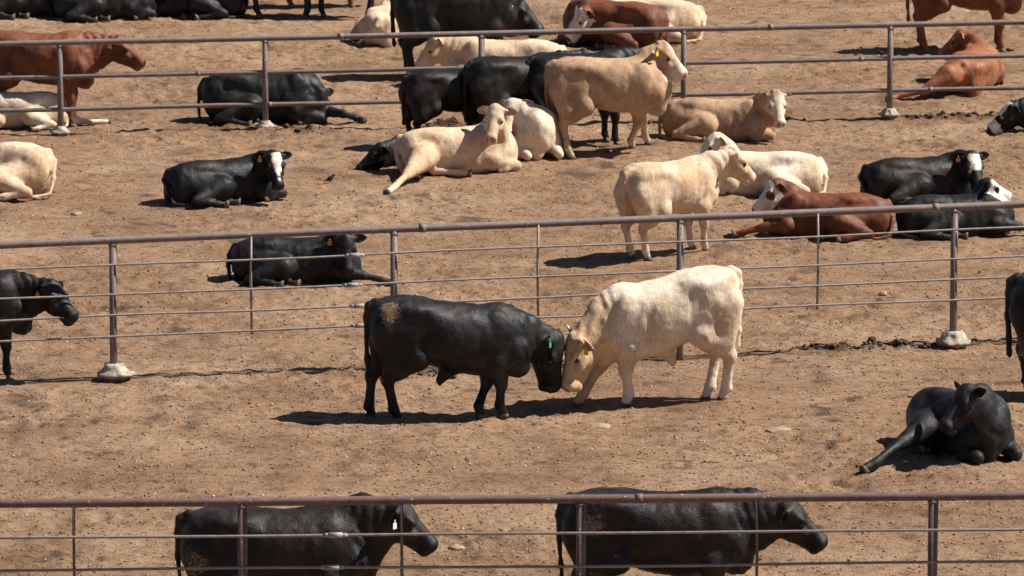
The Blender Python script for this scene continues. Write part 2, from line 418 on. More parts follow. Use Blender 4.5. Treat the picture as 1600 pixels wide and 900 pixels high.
# ------------------------------------------------------------------ fences
def polyline(a, d, s0, s1, z, step=0.8, sag=0.0, seed=0, zb=0.0):
    n = max(2, int((s1 - s0) / step)); pts = []
    for i in range(n + 1):
        s = s0 + (s1 - s0) * i / n
        w = float(noise2(np.array(s * 0.6), np.array(z * 7.0), seed)) * sag
        pts.append((s, w, z + float(noise2(np.array(s * 0.5 + 50), np.array(z * 5.0), seed + 1)) * sag))
    return pts
def build_fence(line, name, label, post_px, stay_px, heights, thick, base_line_px, pm, footings=True, top_r=0.042, rod_r=0.0125, cpl=None, seed=1, post_r=0.042, bare=()):
    """fence frame: x along the fence, z up; posts, rails, rods, stays and footings are its parts"""
    a, d = line
    root = empty(name, (a[0], a[1], 0), math.atan2(d[1], d[0]))
    tag(root, label, 'fence', 'pipe fences dividing the pens')
    def s_of(px):   # where the vertical line through this photo column meets the fence line
        u = (px - 800) / F_PX
        # ground ray direction for the column: x/y' = u / (cp + v sp); iterate with the depth
        Y = a[1]
        for _ in range(20):
            slant = Y * cp + (CAM_H) * sp
            X = u * slant
            s = (X - a[0]) / d[0]
            Y = a[1] + s * d[1]
        return s
    H = heights[0]
    posts = [s_of(p) for p in post_px]; stays = [s_of(p) for p in stay_px]
    s0, s1 = posts[0] - 1.0, posts[-1] + 1.0
    def gz(s):
        return float(ground_z(a[0] + d[0] * s, a[1] + d[1] * s))
    for i, s in enumerate(posts):
        bm = bmesh.new(); tube(bm, [(s, 0, gz(s) - 0.3), (s, 0, 0.6), (s + 0.004, 0.003, H - top_r * 0.4)], post_r, 14)
        po = link('post', bm_mesh('post', bm, True), pm, root)
        # weld bead / saddle at the top
        bm = bmesh.new(); tube(bm, [(s, 0, H - top_r * 1.5), (s, 0, H - top_r * 0.9)], post_r + 0.006, 14)
        link('weld_collar', bm_mesh('weld_collar', bm, True), pm, po)
        if footings and i not in bare:
            rnd = random.Random(seed * 100 + i)
            bm = bmesh.new(); bmesh.ops.create_icosphere(bm, subdivisions=4, radius=1)
            for v in bm.verts:
                c = v.co.copy()
                k = 1 + 0.35 * float(noise3(np.array([[c.x + i * 3, c.y + seed, c.z]]), 2.0, 9)[0]) + 0.22 * float(noise3(np.array([[c.x + i, c.y, c.z + seed]]), 5.0, 10)[0])
                zz = max(-1.0, min(1.0, c.z * 1.35))
                rr = math.hypot(c.x, c.y) or 1e-6
                prof = float(np.interp(zz, [-1, -0.45, -0.2, 0.0, 0.15, 0.55, 1.0], [0.80, 0.84, 1.06, 1.10, 0.86, 0.66, 0.50]))
                cap = min(1.0, rr / max(math.sqrt(max(0, 1 - (c.z) ** 2)), 1e-6)) * min(1.0, (1 - abs(c.z)) * 5)
                fs = 1.0 if not thick else 0.68
                v.co = Vector((c.x / rr * prof * cap * k * 0.20 * fs, c.y / rr * prof * cap * k * 0.20 * fs, zz * 0.115 * (0.85 + 0.15 * k) * (fs if thick else 1)))
            fo = link('concrete_footing', bm_mesh('concrete_footing', bm, True), M['concrete'], root)
            fo.location = (s, 0, gz(s) + (0.075 if not thick else 0.045))
    rnd = random.Random(seed)
    # top rail
    bm = bmesh.new(); tube(bm, polyline(a, d, s0, s1, H, 0.8, 0.012, seed), top_r, 14)
    tr = link('top_rail', bm_mesh('top_rail', bm, True), pm, root)
    for i, s in enumerate(np.arange(s0 + 1.7, s1, 6.1)):
        bm = bmesh.new(); tube(bm, [(s - 0.035, 0, H), (s + 0.035, 0, H)], top_r + 0.006, 14)
        link('rail_joint', bm_mesh('rail_joint', bm, True), pm, tr)
    for j, h in enumerate(heights[1:]):
        bm = bmesh.new()
        r = rod_r
        pl = polyline(a, d, s0, s1, h, 0.5, 0.02 if r < 0.02 else 0.01, seed + 3 + j)
        if not thick: pl = [(q[0], q[1] - post_r - 0.006, q[2]) for q in pl]
        tube(bm, pl, r, 10)
        rod = link('rail' if thick else 'rod', bm_mesh('rod', bm, True), pm if thick else M['rod'], root)
        if cpl:
            for cpx in cpl[j]:
                s = s_of(cpx)
                y, z = -post_r - 0.006, h
                k_ = min(range(len(pl) - 1), key=lambda q: abs((pl[q][0] + pl[q + 1][0]) / 2 - s)); t_ = (s - pl[k_][0]) / (pl[k_ + 1][0] - pl[k_][0])
                y = pl[k_][1] * (1 - t_) + pl[k_ + 1][1] * t_; z = pl[k_][2] * (1 - t_) + pl[k_ + 1][2] * t_
                bm = bmesh.new()
                tube(bm, [(s - 0.115, y, z), (s - 0.1, y, z), (s - 0.1, y, z), (s - 0.07, y, z), (s - 0.065, y, z), (s - 0.065, y, z), (s + 0.065, y, z), (s + 0.065, y, z), (s + 0.07, y, z), (s + 0.1, y, z), (s + 0.1, y, z), (s + 0.115, y, z)],
                     [0.016, 0.016, 0.021, 0.021, 0.017, 0.027, 0.027, 0.017, 0.017, 0.021, 0.016, 0.014], 12)
                link('coupling', bm_mesh('coupling', bm, True), M['coupling'], rod)
        if thick:
            for i, s in enumerate(np.arange(s0 + 1.1 + j, s1, 4.7)):
                bm = bmesh.new(); tube(bm, [(s - 0.03, 0, h), (s + 0.03, 0, h)], r + 0.006, 12)
                link('rail_joint', bm_mesh('rail_joint', bm, True), pm, rod)
    for s in stays:
        bm = bmesh.new(); tube(bm, [(s, -0.030, heights[-1] - 0.05), (s + rnd.uniform(-.01, .01), -0.030, (heights[-1] + H) / 2), (s, -0.028, H - 0.01)], 0.0145, 10)
        link('stay', bm_mesh('stay', bm, True), pm if pm is M['pipe_red'] else M['rod'], root)
    return root

# ------------------------------------------------------------------ implicit-surface animal modelling
class Field:
    """smooth union of tapered limbs, ellipsoids and a lofted trunk, meshed as ONE continuous skin"""
    def __init__(self, vs):
        self.vs = vs; self.items = []
    def cone(self, a, b, ra, rb, k=0.05, flat=None, ff=1.0):
        self.items.append(('c', np.array(a, float), np.array(b, float), ra, rb, k, None if flat is None else np.array(flat, float), ff))
    def ell(self, c, r, k=0.05, M3=None, sub=False):
        self.items.append(('e', np.array(c, float), np.array(r, float), k, np.eye(3) if M3 is None else M3, sub))
    def loft(self, st, T, lx, k=0.05):
        self.items.append(('l', st, T, lx, k))
    def bounds(self, it):
        if it[0] == 'c':
            m = max(it[3], it[4]) * max(1, it[7]) ; return np.minimum(it[1], it[2]) - m, np.maximum(it[1], it[2]) + m
        if it[0] == 'e':
            m = it[2].max(); return it[1] - m, it[1] + m
        st, T, lx = it[1], it[2], it[3]
        c = []
        for (x, zt, zb, hw) in st:
            for y in (-hw, hw):
                for z in (zt, zb): c.append(T(np.array([[x * lx, y, z]]), True)[0])
        c = np.array(c); return c.min(0) - 0.03, c.max(0) + 0.03
    def mesh(self):
        B = [self.bounds(i) for i in self.items]
        lo = np.min([b[0] for b in B], 0) - 0.06; hi = np.max([b[1] for b in B], 0) + 0.06
        lo[2] = max(lo[2], -0.10)
        n = np.ceil((hi - lo) / self.vs).astype(int) + 1
        D = np.full(n, 0.5, np.float32)
        for it, (bl, bh) in zip(self.items, B):
            k = it[4] if it[0] == 'l' else (it[3] if it[0] == 'e' else it[5])
            pad = k + 2.5 * self.vs
            i0 = np.clip(np.floor((bl - pad - lo) / self.vs).astype(int), 0, n); i1 = np.clip(np.ceil((bh + pad - lo) / self.vs).astype(int) + 1, 0, n)
            if np.any(i1 <= i0): continue
            ax = [lo[q] + np.arange(i0[q], i1[q]) * self.vs for q in range(3)]
            G = np.stack(np.meshgrid(*ax, indexing='ij'), -1)
            sh = G.shape[:3]; P = G.reshape(-1, 3)
            if it[0] == 'c':
                _, a, b, ra, rb, k, fl, ff = it
                if fl is not None:
                    # squash along the flat axis about the bone
                    ba = b - a; fl = fl - ba * (fl @ ba) / max(ba @ ba, 1e-9); fl = fl / max(np.linalg.norm(fl), 1e-9)
                    q = (P - a) @ fl
                    P2 = P + np.outer(q * (1 / ff - 1), fl)
                else: P2 = P; 
                ba = b - a; h = np.clip(((P2 - a) @ ba) / max(ba @ ba, 1e-9), 0, 1)
                d = np.linalg.norm(P2 - a - h[:, None] * ba, axis=1) - (ra + (rb - ra) * h)
                if fl is not None: d = d * min(1, ff * 1.15)
            elif it[0] == 'e':
                _, c, r, k, M3, sub = it
                q = (P - c) @ M3
                k0 = np.linalg.norm(q / r, axis=1); k1 = np.linalg.norm(q / (r * r), axis=1)
                d = k0 * (k0 - 1) / np.maximum(k1, 1e-6)
            else:
                _, st, T, lx, k = it
                q = T(P, False)
                A = np.array(st)
                x = q[:, 0] / lx
                zt = np.interp(x, A[:, 0], A[:, 1]); zb = np.interp(x, A[:, 0], A[:, 2]); hw = np.interp(x, A[:, 0], A[:, 3])
                # the barrel is widest a little above mid height and tucks in below
                zc = zb + (zt - zb) * 0.60; hh = np.maximum(np.where(q[:, 2] > zc, zt - zc, zc - zb), 0.02); hw = np.maximum(hw, 0.02)
                ey = np.abs(q[:, 1]) / hw; ez = np.abs(q[:, 2] - zc) / hh
                e = 2.12
                rr = (ey ** e + ez ** e) ** (1 / e)
                d = (rr - 1) * np.minimum(hh, hw) * 0.9
                over = np.maximum(A[0, 0] - x, x - A[-1, 0])
                d = np.where(over > 0, np.sqrt(np.maximum(d, 0) ** 2 + (over * lx) ** 2), d)
            d = d.reshape(sh).astype(np.float32)
            sl = tuple(slice(i0[q], i1[q]) for q in range(3))
            o = D[sl]
            if it[0] == 'e' and it[5]:
                h = np.maximum(k - np.abs(o + d), 0) / k
                D[sl] = np.maximum(o, -d) + h * h * k * 0.25
            else:
                h = np.maximum(k - np.abs(o - d), 0) / k
                D[sl] = np.minimum(o, d) - h * h * k * 0.25
        return surface_nets(D, lo, self.vs)

def surface_nets(D, lo, vs):
    ins = D < 0
    C = np.zeros(np.array(D.shape) - 1, np.int8)
    for dx in (0, 1):
        for dy in (0, 1):
            for dz in (0, 1):
                C += ins[dx:D.shape[0] - 1 + dx, dy:D.shape[1] - 1 + dy, dz:D.shape[2] - 1 + dz]
    act = (C > 0) & (C < 8)
    idx = np.argwhere(act)
    vid = np.full(C.shape, -1, np.int64); vid[act] = np.arange(len(idx))
    acc = np.zeros((len(idx), 3)); cnt = np.zeros(len(idx))
    for ax in range(3):
        o1, o2 = [(1, 2), (0, 2), (0, 1)][ax]
        for a in (0, 1):
            for b in (0, 1):
                off = np.zeros(3, int); off[o1] = a; off[o2] = b
                p = idx + off; q = p.copy(); q[:, ax] += 1
                d0 = D[p[:, 0], p[:, 1], p[:, 2]]; d1 = D[q[:, 0], q[:, 1], q[:, 2]]
                m = (d0 < 0) != (d1 < 0)
                t = np.where(m, d0 / np.where(m, d0 - d1, 1), 0)
                pos = off[None].astype(float).repeat(len(idx), 0); pos[:, ax] += t
                acc += pos * m[:, None]; cnt += m
    V = lo + (idx + acc / cnt[:, None]) * vs
    Q = []
    for ax in range(3):
        o1, o2 = [(1, 2), (2, 0), (0, 1)][ax]
        sl0 = [slice(None)] * 3; sl1 = [slice(None)] * 3
        sl0[ax] = slice(0, -1); sl1[ax] = slice(1, None)
        ch = ins[tuple(sl0)] != ins[tuple(sl1)]
        e = np.argwhere(ch)
        ok = (e[:, o1] > 0) & (e[:, o2] > 0) & (e[:, o1] < D.shape[o1] - 1) & (e[:, o2] < D.shape[o2] - 1)
        e = e[ok]
        def cell(a, b):
            c = e.copy(); c[:, o1] += a; c[:, o2] += b
            return vid[c[:, 0], c[:, 1], c[:, 2]]
        q = np.stack([cell(-1, -1), cell(0, -1), cell(0, 0), cell(-1, 0)], 1)
        s = ins[e[:, 0], e[:, 1], e[:, 2]]
        q[~s] = q[~s][:, ::-1]
        Q.append(q)
    Q = np.concatenate(Q)
    # light smoothing
    for lam in (0.5, -0.3):
        S_ = np.zeros_like(V); c = np.zeros(len(V))
        for a, b in ((0, 1), (1, 2), (2, 3), (3, 0)):
            np.add.at(S_, Q[:, a], V[Q[:, b]]); np.add.at(c, Q[:, a], 1)
        V = V + lam * (S_ / np.maximum(c, 1)[:, None] - V)
    return V, Q

# trunk stations in the standing rest pose: x, top, bottom, half width
TRUNK = [(-0.90, 1.14, 0.92, 0.07), (-0.865, 1.20, 0.82, 0.15), (-0.78, 1.265, 0.70, 0.225), (-0.62, 1.305, 0.64, 0.275), (-0.40, 1.315, 0.63, 0.315),
         (-0.20, 1.30, 0.57, 0.335), (0.05, 1.285, 0.52, 0.355), (0.30, 1.285, 0.50, 0.345), (0.50, 1.30, 0.51, 0.30), (0.64, 1.28, 0.54, 0.255), (0.76, 1.20, 0.60, 0.20),
         (0.85, 1.08, 0.68, 0.14), (0.90, 0.98, 0.78, 0.07)]

# standing joints for the left side (y > 0)
F_ST = dict(sho=(0.66, 0.17, 0.86), elb=(0.47, 0.20, 0.68), kne=(0.53, 0.175, 0.39), fet=(0.525, 0.17, 0.13), hoo=(0.565, 0.17, 0.045))
H_ST = dict(hip=(-0.52, 0.17, 1.00), sti=(-0.40, 0.235, 0.70), hoc=(-0.735, 0.18, 0.46), fet=(-0.68, 0.17, 0.14), hoo=(-0.635, 0.17, 0.045))
# lying leg poses (side the legs come out on = +y)
F_FOLD = dict(sho=(0.62, 0.18, 0.28), elb=(0.45, 0.25, 0.18), kne=(0.80, 0.24, 0.09), fet=(0.60, 0.30, 0.06), hoo=(0.52, 0.31, 0.05))
F_EXT = dict(sho=(0.62, 0.18, 0.28), elb=(0.56, 0.25, 0.18), kne=(0.90, 0.27, 0.13), fet=(1.16, 0.30, 0.07), hoo=(1.26, 0.31, 0.05))
H_NEAR = dict(hip=(-0.52, 0.14, 0.28), sti=(-0.16, 0.35, 0.25), hoc=(-0.60, 0.46, 0.11), fet=(-0.30, 0.53, 0.06), hoo=(-0.20, 0.55, 0.05))
H_UNDER = dict(hip=(-0.52, -0.10, 0.16), sti=(-0.10, 0.02, 0.12), hoc=(-0.40, 0.22, 0.07), fet=(-0.08, 0.40, 0.05), hoo=(0.02, 0.44, 0.045))

COATS = {
    'black': dict(m='black', base=(0.0062, 0.0058, 0.0062), alt=(0.019, 0.0172, 0.0175), muz=(0.010, 0.0095, 0.010), leg=None),
    'brownblack': dict(m='black', base=(0.0066, 0.0054, 0.0052), alt=(0.025, 0.0172, 0.014), muz=(0.010, 0.0095, 0.0095), leg=None),
    'white': dict(m='light', base=(0.80, 0.685, 0.55), alt=(0.68, 0.52, 0.37), muz=(0.60, 0.40, 0.32), leg=(0.78, 0.68, 0.57)),
    'cream': dict(m='light', base=(0.72, 0.56, 0.41), alt=(0.60, 0.42, 0.27), muz=(0.60, 0.40, 0.32), leg=(0.74, 0.62, 0.49)),
    'tan': dict(m='light', base=(0.49, 0.325, 0.21), alt=(0.36, 0.225, 0.135), muz=(0.62, 0.45, 0.36), leg=(0.60, 0.46, 0.34)),
    'red': dict(m='red', base=(0.20, 0.060, 0.022), alt=(0.115, 0.032, 0.013), muz=(0.14, 0.07, 0.05), leg=None),
    'orange': dict(m='red', base=(0.33, 0.125, 0.055), alt=(0.25, 0.085, 0.036), muz=(0.20, 0.10, 0.07), leg=None),
}

def leaf_ear(L=0.20, W=0.125):
    """cupped ear with thickness: root at the origin, length along +x, hollow side +z"""
    V, F = [], []
    n, m = 9, 7
    for sd in (0, 1):
        for i in range(n):
            t = i / (n - 1)
            w = W * 0.5 * (math.sin(math.pi * min(1, 0.13 + 0.87 * t ** 0.8)) ** 0.62) * (1.0 if t < 0.97 else 0.6)
            if i == n - 1: w = 0.006
            for j in range(m):
                u = j / (m - 1) * 2 - 1
                cup = 0.42 * w * (u * u) + 0.012 * math.sin(t * 3.1)
                th = 0.011 * (1 - u * u * 0.6) * (1 - t * 0.4)
                V.append((t * L, u * w, cup - 0.03 * (1 - t) + (th if sd == 0 else -th) - 0.018 * math.sin(math.pi * t)))
    o = n * m
    for i in range(n - 1):
        for j in range(m - 1):
            a, b, c, d = i * m + j, i * m + j + 1, (i + 1) * m + j + 1, (i + 1) * m + j
            F.append((a, d, c, b)); F.append((a + o, b + o, c + o, d + o))
    rim = [i * m for i in range(n)], [i * m + m - 1 for i in range(n)]
    for i in range(n - 1):
        a, b = rim[0][i], rim[0][i + 1]; F.append((a, a + o, b + o, b))
        a, b = rim[1][i], rim[1][i + 1]; F.append((a, b, b + o, a + o))
    return np.array(V), F
EAR_V, EAR_F = leaf_ear()

def hoof_mesh():
    """cloven hoof: two claws, toe towards +x, coronet at z = 0.055, sole at z = 0"""
    bm = bmesh.new()
    for s in (-1, 1):
        bot = [(-0.045, 0.006), (-0.048, 0.040), (0.0, 0.052), (0.052, 0.034), (0.066, 0.012), (0.045, 0.005)]
        top = [(-0.042, 0.002), (-0.042, 0.036), (-0.008, 0.044), (0.022, 0.030), (0.030, 0.012), (0.022, 0.002)]
        b = [bm.verts.new((x, s * y, 0)) for x, y in bot]
        midl = [bm.verts.new(((x + u) / 2 + 0.003, s * (y + w) / 2 * 1.03, 0.03)) for (x, y), (u, w) in zip(bot, top)]
        t = [bm.verts.new((x, s * y, 0.066 - 0.25 * x)) for x, y in top]
        n = len(b)
        for r0, r1 in ((b, midl), (midl, t)):
            for i in range(n):
                f = (r0[i], r0[(i + 1) % n], r1[(i + 1) % n], r1[i])
                bm.faces.new(f if s < 0 else f[::-1])
        bm.faces.new(b[::-1] if s < 0 else b); bm.faces.new(t if s < 0 else t[::-1])
    bmesh.ops.recalc_face_normals(bm, faces=bm.faces[:])
    return bm_mesh('hoof', bm, True)
HOOF = hoof_mesh()

def eye_mesh():
    bm = bmesh.new(); bmesh.ops.create_uvsphere(bm, u_segments=12, v_segments=8, radius=0.026)
    return bm_mesh('eye', bm, True)
EYE = eye_mesh()
def tag_mesh():
    bm = bmesh.new()
    # stemmed flag tag: narrow neck on top, wide plate below, 3 mm thick
    out = [(-0.012, 0.0), (0.012, 0.0), (0.014, -0.02), (0.034, -0.034), (0.036, -0.095), (-0.036, -0.095), (-0.034, -0.034), (-0.014, -0.02)]
    f = [bm.verts.new((x, -0.002, z)) for x, z in out]; k = [bm.verts.new((x, 0.002, z)) for x, z in out]
    bm.faces.new(f); bm.faces.new(k[::-1])
    for i in range(len(out)):
        j = (i + 1) % len(out); bm.faces.new((f[j], f[i], k[i], k[j]))
    r = bmesh.ops.create_uvsphere(bm, u_segments=8, v_segments=6, radius=0.011)
    bmesh.ops.recalc_face_normals(bm, faces=bm.faces[:])
    return bm_mesh('ear_tag', bm)
TAG = tag_mesh()

ONLY = os.environ.get('ONLY')
def frame(fwd, up):
    f = np.array(fwd, float); f /= np.linalg.norm(f)
    u = np.array(up, float); u = u - f * (u @ f); u /= np.linalg.norm(u)
    l = np.cross(u, f)
    return f, l, u      # forward, left, up

def cattle(key, name, label, g, hd, coat='black', sc=1.0, lx=1.0, wide=1.0, lie=None, legs=None, poll=None, hyaw=None, hpitch=-45, hroll=0, ear=(10, 10), tagc=None, tagear=None,
           face=None, tail=None, dirt=(), sheath=False, group=None, cat='cow', vs=0.021, drop=0.0, roll=14, hump=0.0, muz=None, hsc=1.0, zc=None, slope=0.0, lg=None, headc=None, seed=0):
    """one animal. g: photo pixel of the ground under its middle; hd: heading in degrees (0 = to the right, 90 = away);
    lie: None for standing, else +1 / -1 = the side its legs come out on; poll: (px, py, depth offset) survey point of the top of the head"""
    if ONLY and key not in ONLY.split(','): return
    org = ground_at(*g); gz = float(ground_z(org[0], org[1], False))
    org[2] = gz - drop
    ch, sh = math.cos(R(hd)), math.sin(R(hd))
    def to_local(w):
        q = np.array(w, float) - org
        return np.array([q[0] * ch + q[1] * sh, -q[0] * sh + q[1] * ch, q[2]]) / sc
    def pix(p):            # (px, py, depth offset) or ('Z', px, py, height) -> local
        if p[0] == 'Z': return to_local(ground_at(p[1], p[2], p[3] * sc + org[2]))
        return to_local(at_depth(p[0], p[1], org[1] + (p[2] if len(p) > 2 else 0)))
    legs = legs or {}
    if cat != 'bull': lx = lx * (0.88 if lie is None else 0.96)
    lg = lg or (1.0 if cat == 'bull' else 0.86)
    F = Field(vs / sc)
    # ---- trunk frame
    if lie is None:
        roll = 0.0; zs = 0.90; st = TRUNK
    else:
        roll = R(roll) * lie; zs = zc or 0.20; slope = slope or 0.05
        st = TRUNK
    cr, sr = math.cos(roll), math.sin(roll)
    def T(P, inv):
        # inv True: trunk -> local ; False: local -> trunk
        if inv:
            y, z = P[:, 1], P[:, 2] - 0.90
            return np.stack([P[:, 0], y * cr - z * sr, y * sr + z * cr + zs + slope * P[:, 0]], -1)
        y, z = P[:, 1], P[:, 2] - zs - slope * P[:, 0]
        return np.stack([P[:, 0], y * cr + z * sr, -y * sr + z * cr + 0.90], -1)
    def t2l(p): return T(np.array([[p[0] * lx, p[1], p[2]]], float), True)[0]
    bel = 0.0 if cat == 'bull' else 0.065
    if cat != 'bull': wide = wide * (0.93 if lie is None else 1.0)
    stw = [(x, zt + (0.05 * hump if 0.25 < x < 0.75 else 0), zb + bel * (1 if x < 0.6 else 0.6), hw * wide) for x, zt, zb, hw in st]
    F.loft(stw, T, lx, 0.05)
    # hips, loin, shoulder masses
    for s in (1, -1):
        F.ell(t2l((-0.40, s * 0.20, 1.20)), (0.17, 0.11, 0.06), 0.13)
        F.ell(t2l((-0.60, s * 0.14, 1.17)), (0.22 * lx, 0.12, 0.10), 0.08)
        F.ell(t2l((-0.66, s * 0.17, 0.93)), (0.215 * lx, 0.135, 0.27), 0.045)
        F.ell(t2l((0.47, s * 0.205, 1.00)), (0.155, 0.105, 0.25), 0.04)
        F.ell(t2l((0.64, s * 0.17, 0.82)), (0.15, 0.105, 0.15), 0.045)
        F.ell(t2l((-0.30, s * 0.405 * wide, 1.00)), (0.11, 0.05, 0.18), 0.07, None, True)
        F.ell(t2l((0.27, s * 0.40 * wide, 0.98)), (0.04, 0.045, 0.24), 0.06, None, True)
    F.ell(t2l((0.74, 0, 0.62)), (0.12, 0.11, 0.11), 0.06)
    # ---- head
    if poll is None:
        P0 = np.array((1.12, 0, 1.28)) if lie is None else np.array((1.0, 0, 0.78))
    else:
        P0 = np.array(poll[1:]) if poll[0] == 'L' else pix(poll)
    yaw = R((hyaw if hyaw is not None else hd) - hd); pt = R(hpitch)
    f = np.array([math.cos(pt) * math.cos(yaw), math.cos(pt) * math.sin(yaw), math.sin(pt)])
    up = np.array([-math.sin(pt) * math.cos(yaw), -math.sin(pt) * math.sin(yaw), math.cos(pt)])
    f, l, u = frame(f, up)
    if hroll:
        c_, s_ = math.cos(R(hroll)), math.sin(R(hroll)); l, u = l * c_ + u * s_, u * c_ - l * s_
    HM = np.stack([f, l, u], 1)          # head -> local
    def hl(x, y, z): return P0 + HM @ (np.array([x, y, z]) * hsc)
    hw_ = 1.22 if cat == 'bull' else 1.13
    hs = hsc
    HL_ = hl
    def hl(x, y, z): return HL_(x * 0.94, y * hw_, z)
    hs3 = np.array((1.0, hw_, 1.04)) * hs
    F.ell(hl(0.07, 0, -0.085), np.array((0.125, 0.108, 0.10)) * hs3, 0.04, HM)
    F.ell(hl(0.0, 0, -0.05), np.array((0.06, 0.075, 0.065)) * hs3, 0.04, HM)
    F.cone(hl(0.10, 0, -0.09), hl(0.42, 0, -0.13), 0.09 * hs, 0.078 * hs, 0.035, l, 0.98)
    F.ell(hl(0.15, 0, -0.185), np.array((0.13, 0.084, 0.13)) * hs3, 0.035, HM)
    F.cone(hl(0.17, 0, -0.25), hl(0.42, 0, -0.215), 0.058 * hs, 0.052 * hs, 0.03)
    F.ell(hl(0.455, 0, -0.142), np.array((0.064, 0.083, 0.082)) * hs3, 0.03, HM)
    F.ell(hl(0.44, 0, -0.222), np.array((0.056, 0.068, 0.050)) * hs3, 0.02, HM)
    for s in (1, -1):
        F.ell(hl(0.15, s * 0.090, -0.062), np.array((0.06, 0.034, 0.032)) * hs3, 0.02, HM)
        F.ell(hl(0.20, s * 0.085, -0.15), np.array((0.10, 0.03, 0.05)) * hs3, 0.03, HM)
        F.ell(hl(0.515, s * 0.046, -0.12), np.array((0.026, 0.018, 0.020)) * hs3, 0.012, HM, True)
        F.ell(hl(0.45, s * 0.10, -0.195), np.array((0.07, 0.03, 0.010)) * hs3, 0.015, HM, True)
        F.cone(hl(0.0, s * 0.07, -0.06), hl(-0.01, s * 0.135, -0.075), 0.045 * hs, 0.032 * hs, 0.03)
        F.ell(hl(0.185, s * 0.122, -0.098), np.array((0.030, 0.018, 0.021)) * hs3, 0.015, HM, True)
    # ---- neck
    lat = l * 0.5 + np.array([0, 1.0, 0]) * 0.5
    n_top = t2l((0.50, 0, 1.12)); n_mid = t2l((0.66, 0, 0.98)); n_low = t2l((0.74, 0, 0.82))
    bend = np.array([f[0], f[1], 0]) * -0.05
    m_top = (n_top + hl(-0.02, 0, -0.07)) / 2 + bend + np.array([0, 0, 0.01 + 0.05 * hump])
    F.cone(n_top, m_top, 0.18, (0.15 + 0.03 * hump) * (1.0 if cat == 'bull' else 0.88), 0.09, lat, 0.75)
    F.cone(m_top, hl(-0.01, 0, -0.085), (0.15 + 0.03 * hump) * (1.0 if cat == 'bull' else 0.88), 0.095 * hs, 0.07, lat, 0.8)
    m_mid = (n_mid + hl(0.02, 0, -0.14)) / 2 + bend
    nk = 1.0 if cat == 'bull' else 0.84
    F.cone(n_mid, m_mid, 0.25, 0.18 * nk, 0.08, lat, 0.72)
    F.cone(m_mid, hl(0.02, 0, -0.13), 0.18 * nk, 0.105 * hs, 0.06, lat, 0.75)
    m_low = (n_low + hl(0.10, 0, -0.20)) / 2 + bend * 0.6 - np.array([0, 0, 0.02])
    F.cone(n_low, m_low, 0.18, 0.10 * nk, 0.08, lat, 0.6)
    F.cone(m_low, hl(0.08, 0, -0.20), 0.10 * nk, 0.065 * hs, 0.05, lat, 0.65)
    # ---- legs
    hooves = []
    J = {}
    for nm in ('FL', 'FR', 'HL', 'HR'):
        s = 1 if nm[1] == 'L' else -1
        spec = legs.get(nm)
        if lie is None:
            d0 = F_ST if nm[0] == 'F' else H_ST
            j = {q: np.array((v[0] * (lx if True else 1), v[1] * s * (0.9 + 0.1 * wide), v[2])) for q, v in d0.items()}
            if spec is not None:
                if isinstance(spec, dict):
                    for q, v in spec.items(): j[q] = np.array(v, float)
                else:
                    tgt = to_local(ground_at(spec[0], spec[1], gz)) if spec[0] > 5 or spec[0] < -5 else np.array((spec[0], spec[1] * s, 0))
                    dl = tgt - j['hoo']; dl[2] = spec[2] if len(spec) > 2 else 0
                    for q, w in dict(sho=0.0, elb=0.12, hip=0.0, sti=0.15, kne=0.5, hoc=0.5, fet=0.93, hoo=1.0).items():
                        if q in j: j[q] = j[q] + dl * w
        else:
            near = (s == lie)
            if nm[0] == 'F':
                d0 = F_EXT if spec == 'ext' else F_FOLD
                j = {q: np.array((v[0] * (lx if q in ('sho',) else 1), v[1] * s, v[2])) for q, v in d0.items()}
            else:
                d0 = H_NEAR if near else H_UNDER
                j = {q: np.array((v[0], v[1] * lie, v[2])) for q, v in d0.items()}
            if isinstance(spec, dict):
                for q, v in spec.items():
                    j[q] = np.array(v[1:], float) if v[0] == 'L' else pix(v)
        J[nm] = j
        if lie is None and slope:
            for q, w in dict(sho=1.0, elb=0.8, kne=0.25, hip=1.0, sti=0.8, hoc=0.2).items():
                if q in j: j[q][2] += slope * j[q][0] * w
        ln = lambda a, b, t: j[a] * (1 - t) + j[b] * t
        if nm[0] == 'F':
            if lie is None:
                F.cone(j['sho'], j['elb'], 0.14, 0.125, 0.045, (0, 1, 0), 0.75)
            else:
                F.cone(j['sho'], j['elb'], 0.15, 0.13, 0.05)
            F.cone(j['elb'], ln('elb', 'kne', 0.80), 0.15 * (0.4 + 0.6 * lg), 0.080 * lg, 0.035, (0, 1, 0) if lie is None else None, 0.85)
            F.cone(ln('elb', 'kne', 0.80), j['kne'], 0.080 * lg, 0.068 * lg, 0.03)
            F.ell(j['kne'] + np.array((0.006, 0, 0)), np.array((0.064, 0.064, 0.078)) * lg, 0.025)
            F.cone(j['kne'], ln('kne', 'fet', 0.65), 0.056 * lg, 0.047 * lg, 0.025)
            F.cone(ln('kne', 'fet', 0.65), j['fet'], 0.047 * lg, 0.058 * lg, 0.02)
        else:
            F.cone(j['hip'], j['sti'], 0.21, 0.125 if lie is None else 0.15, 0.06, (0, 1, 0) if lie is None else None, 0.72 if lie is None else 1)
            if lie is None:
                ham = np.array((-0.72 * lx, j['hip'][1] * 0.95, 0.92 - slope * 0.72)); hm2 = j['hoc'] * 0.5 + j['sti'] * 0.3 + ham * 0.2
                F.cone(ham, hm2, 0.185, 0.150 * (0.5 + 0.5 * lg), 0.05, (0, 1, 0), 0.78)
                F.cone(hm2, j['hoc'] + np.array((-0.01, 0, 0.01)), 0.145 * (0.5 + 0.5 * lg), 0.060 * lg, 0.04, (0, 1, 0), 0.70)
                F.cone(j['sti'], hm2, 0.125, 0.12, 0.05, (0, 1, 0), 0.75)
            m1 = ln('sti', 'hoc', 0.6)
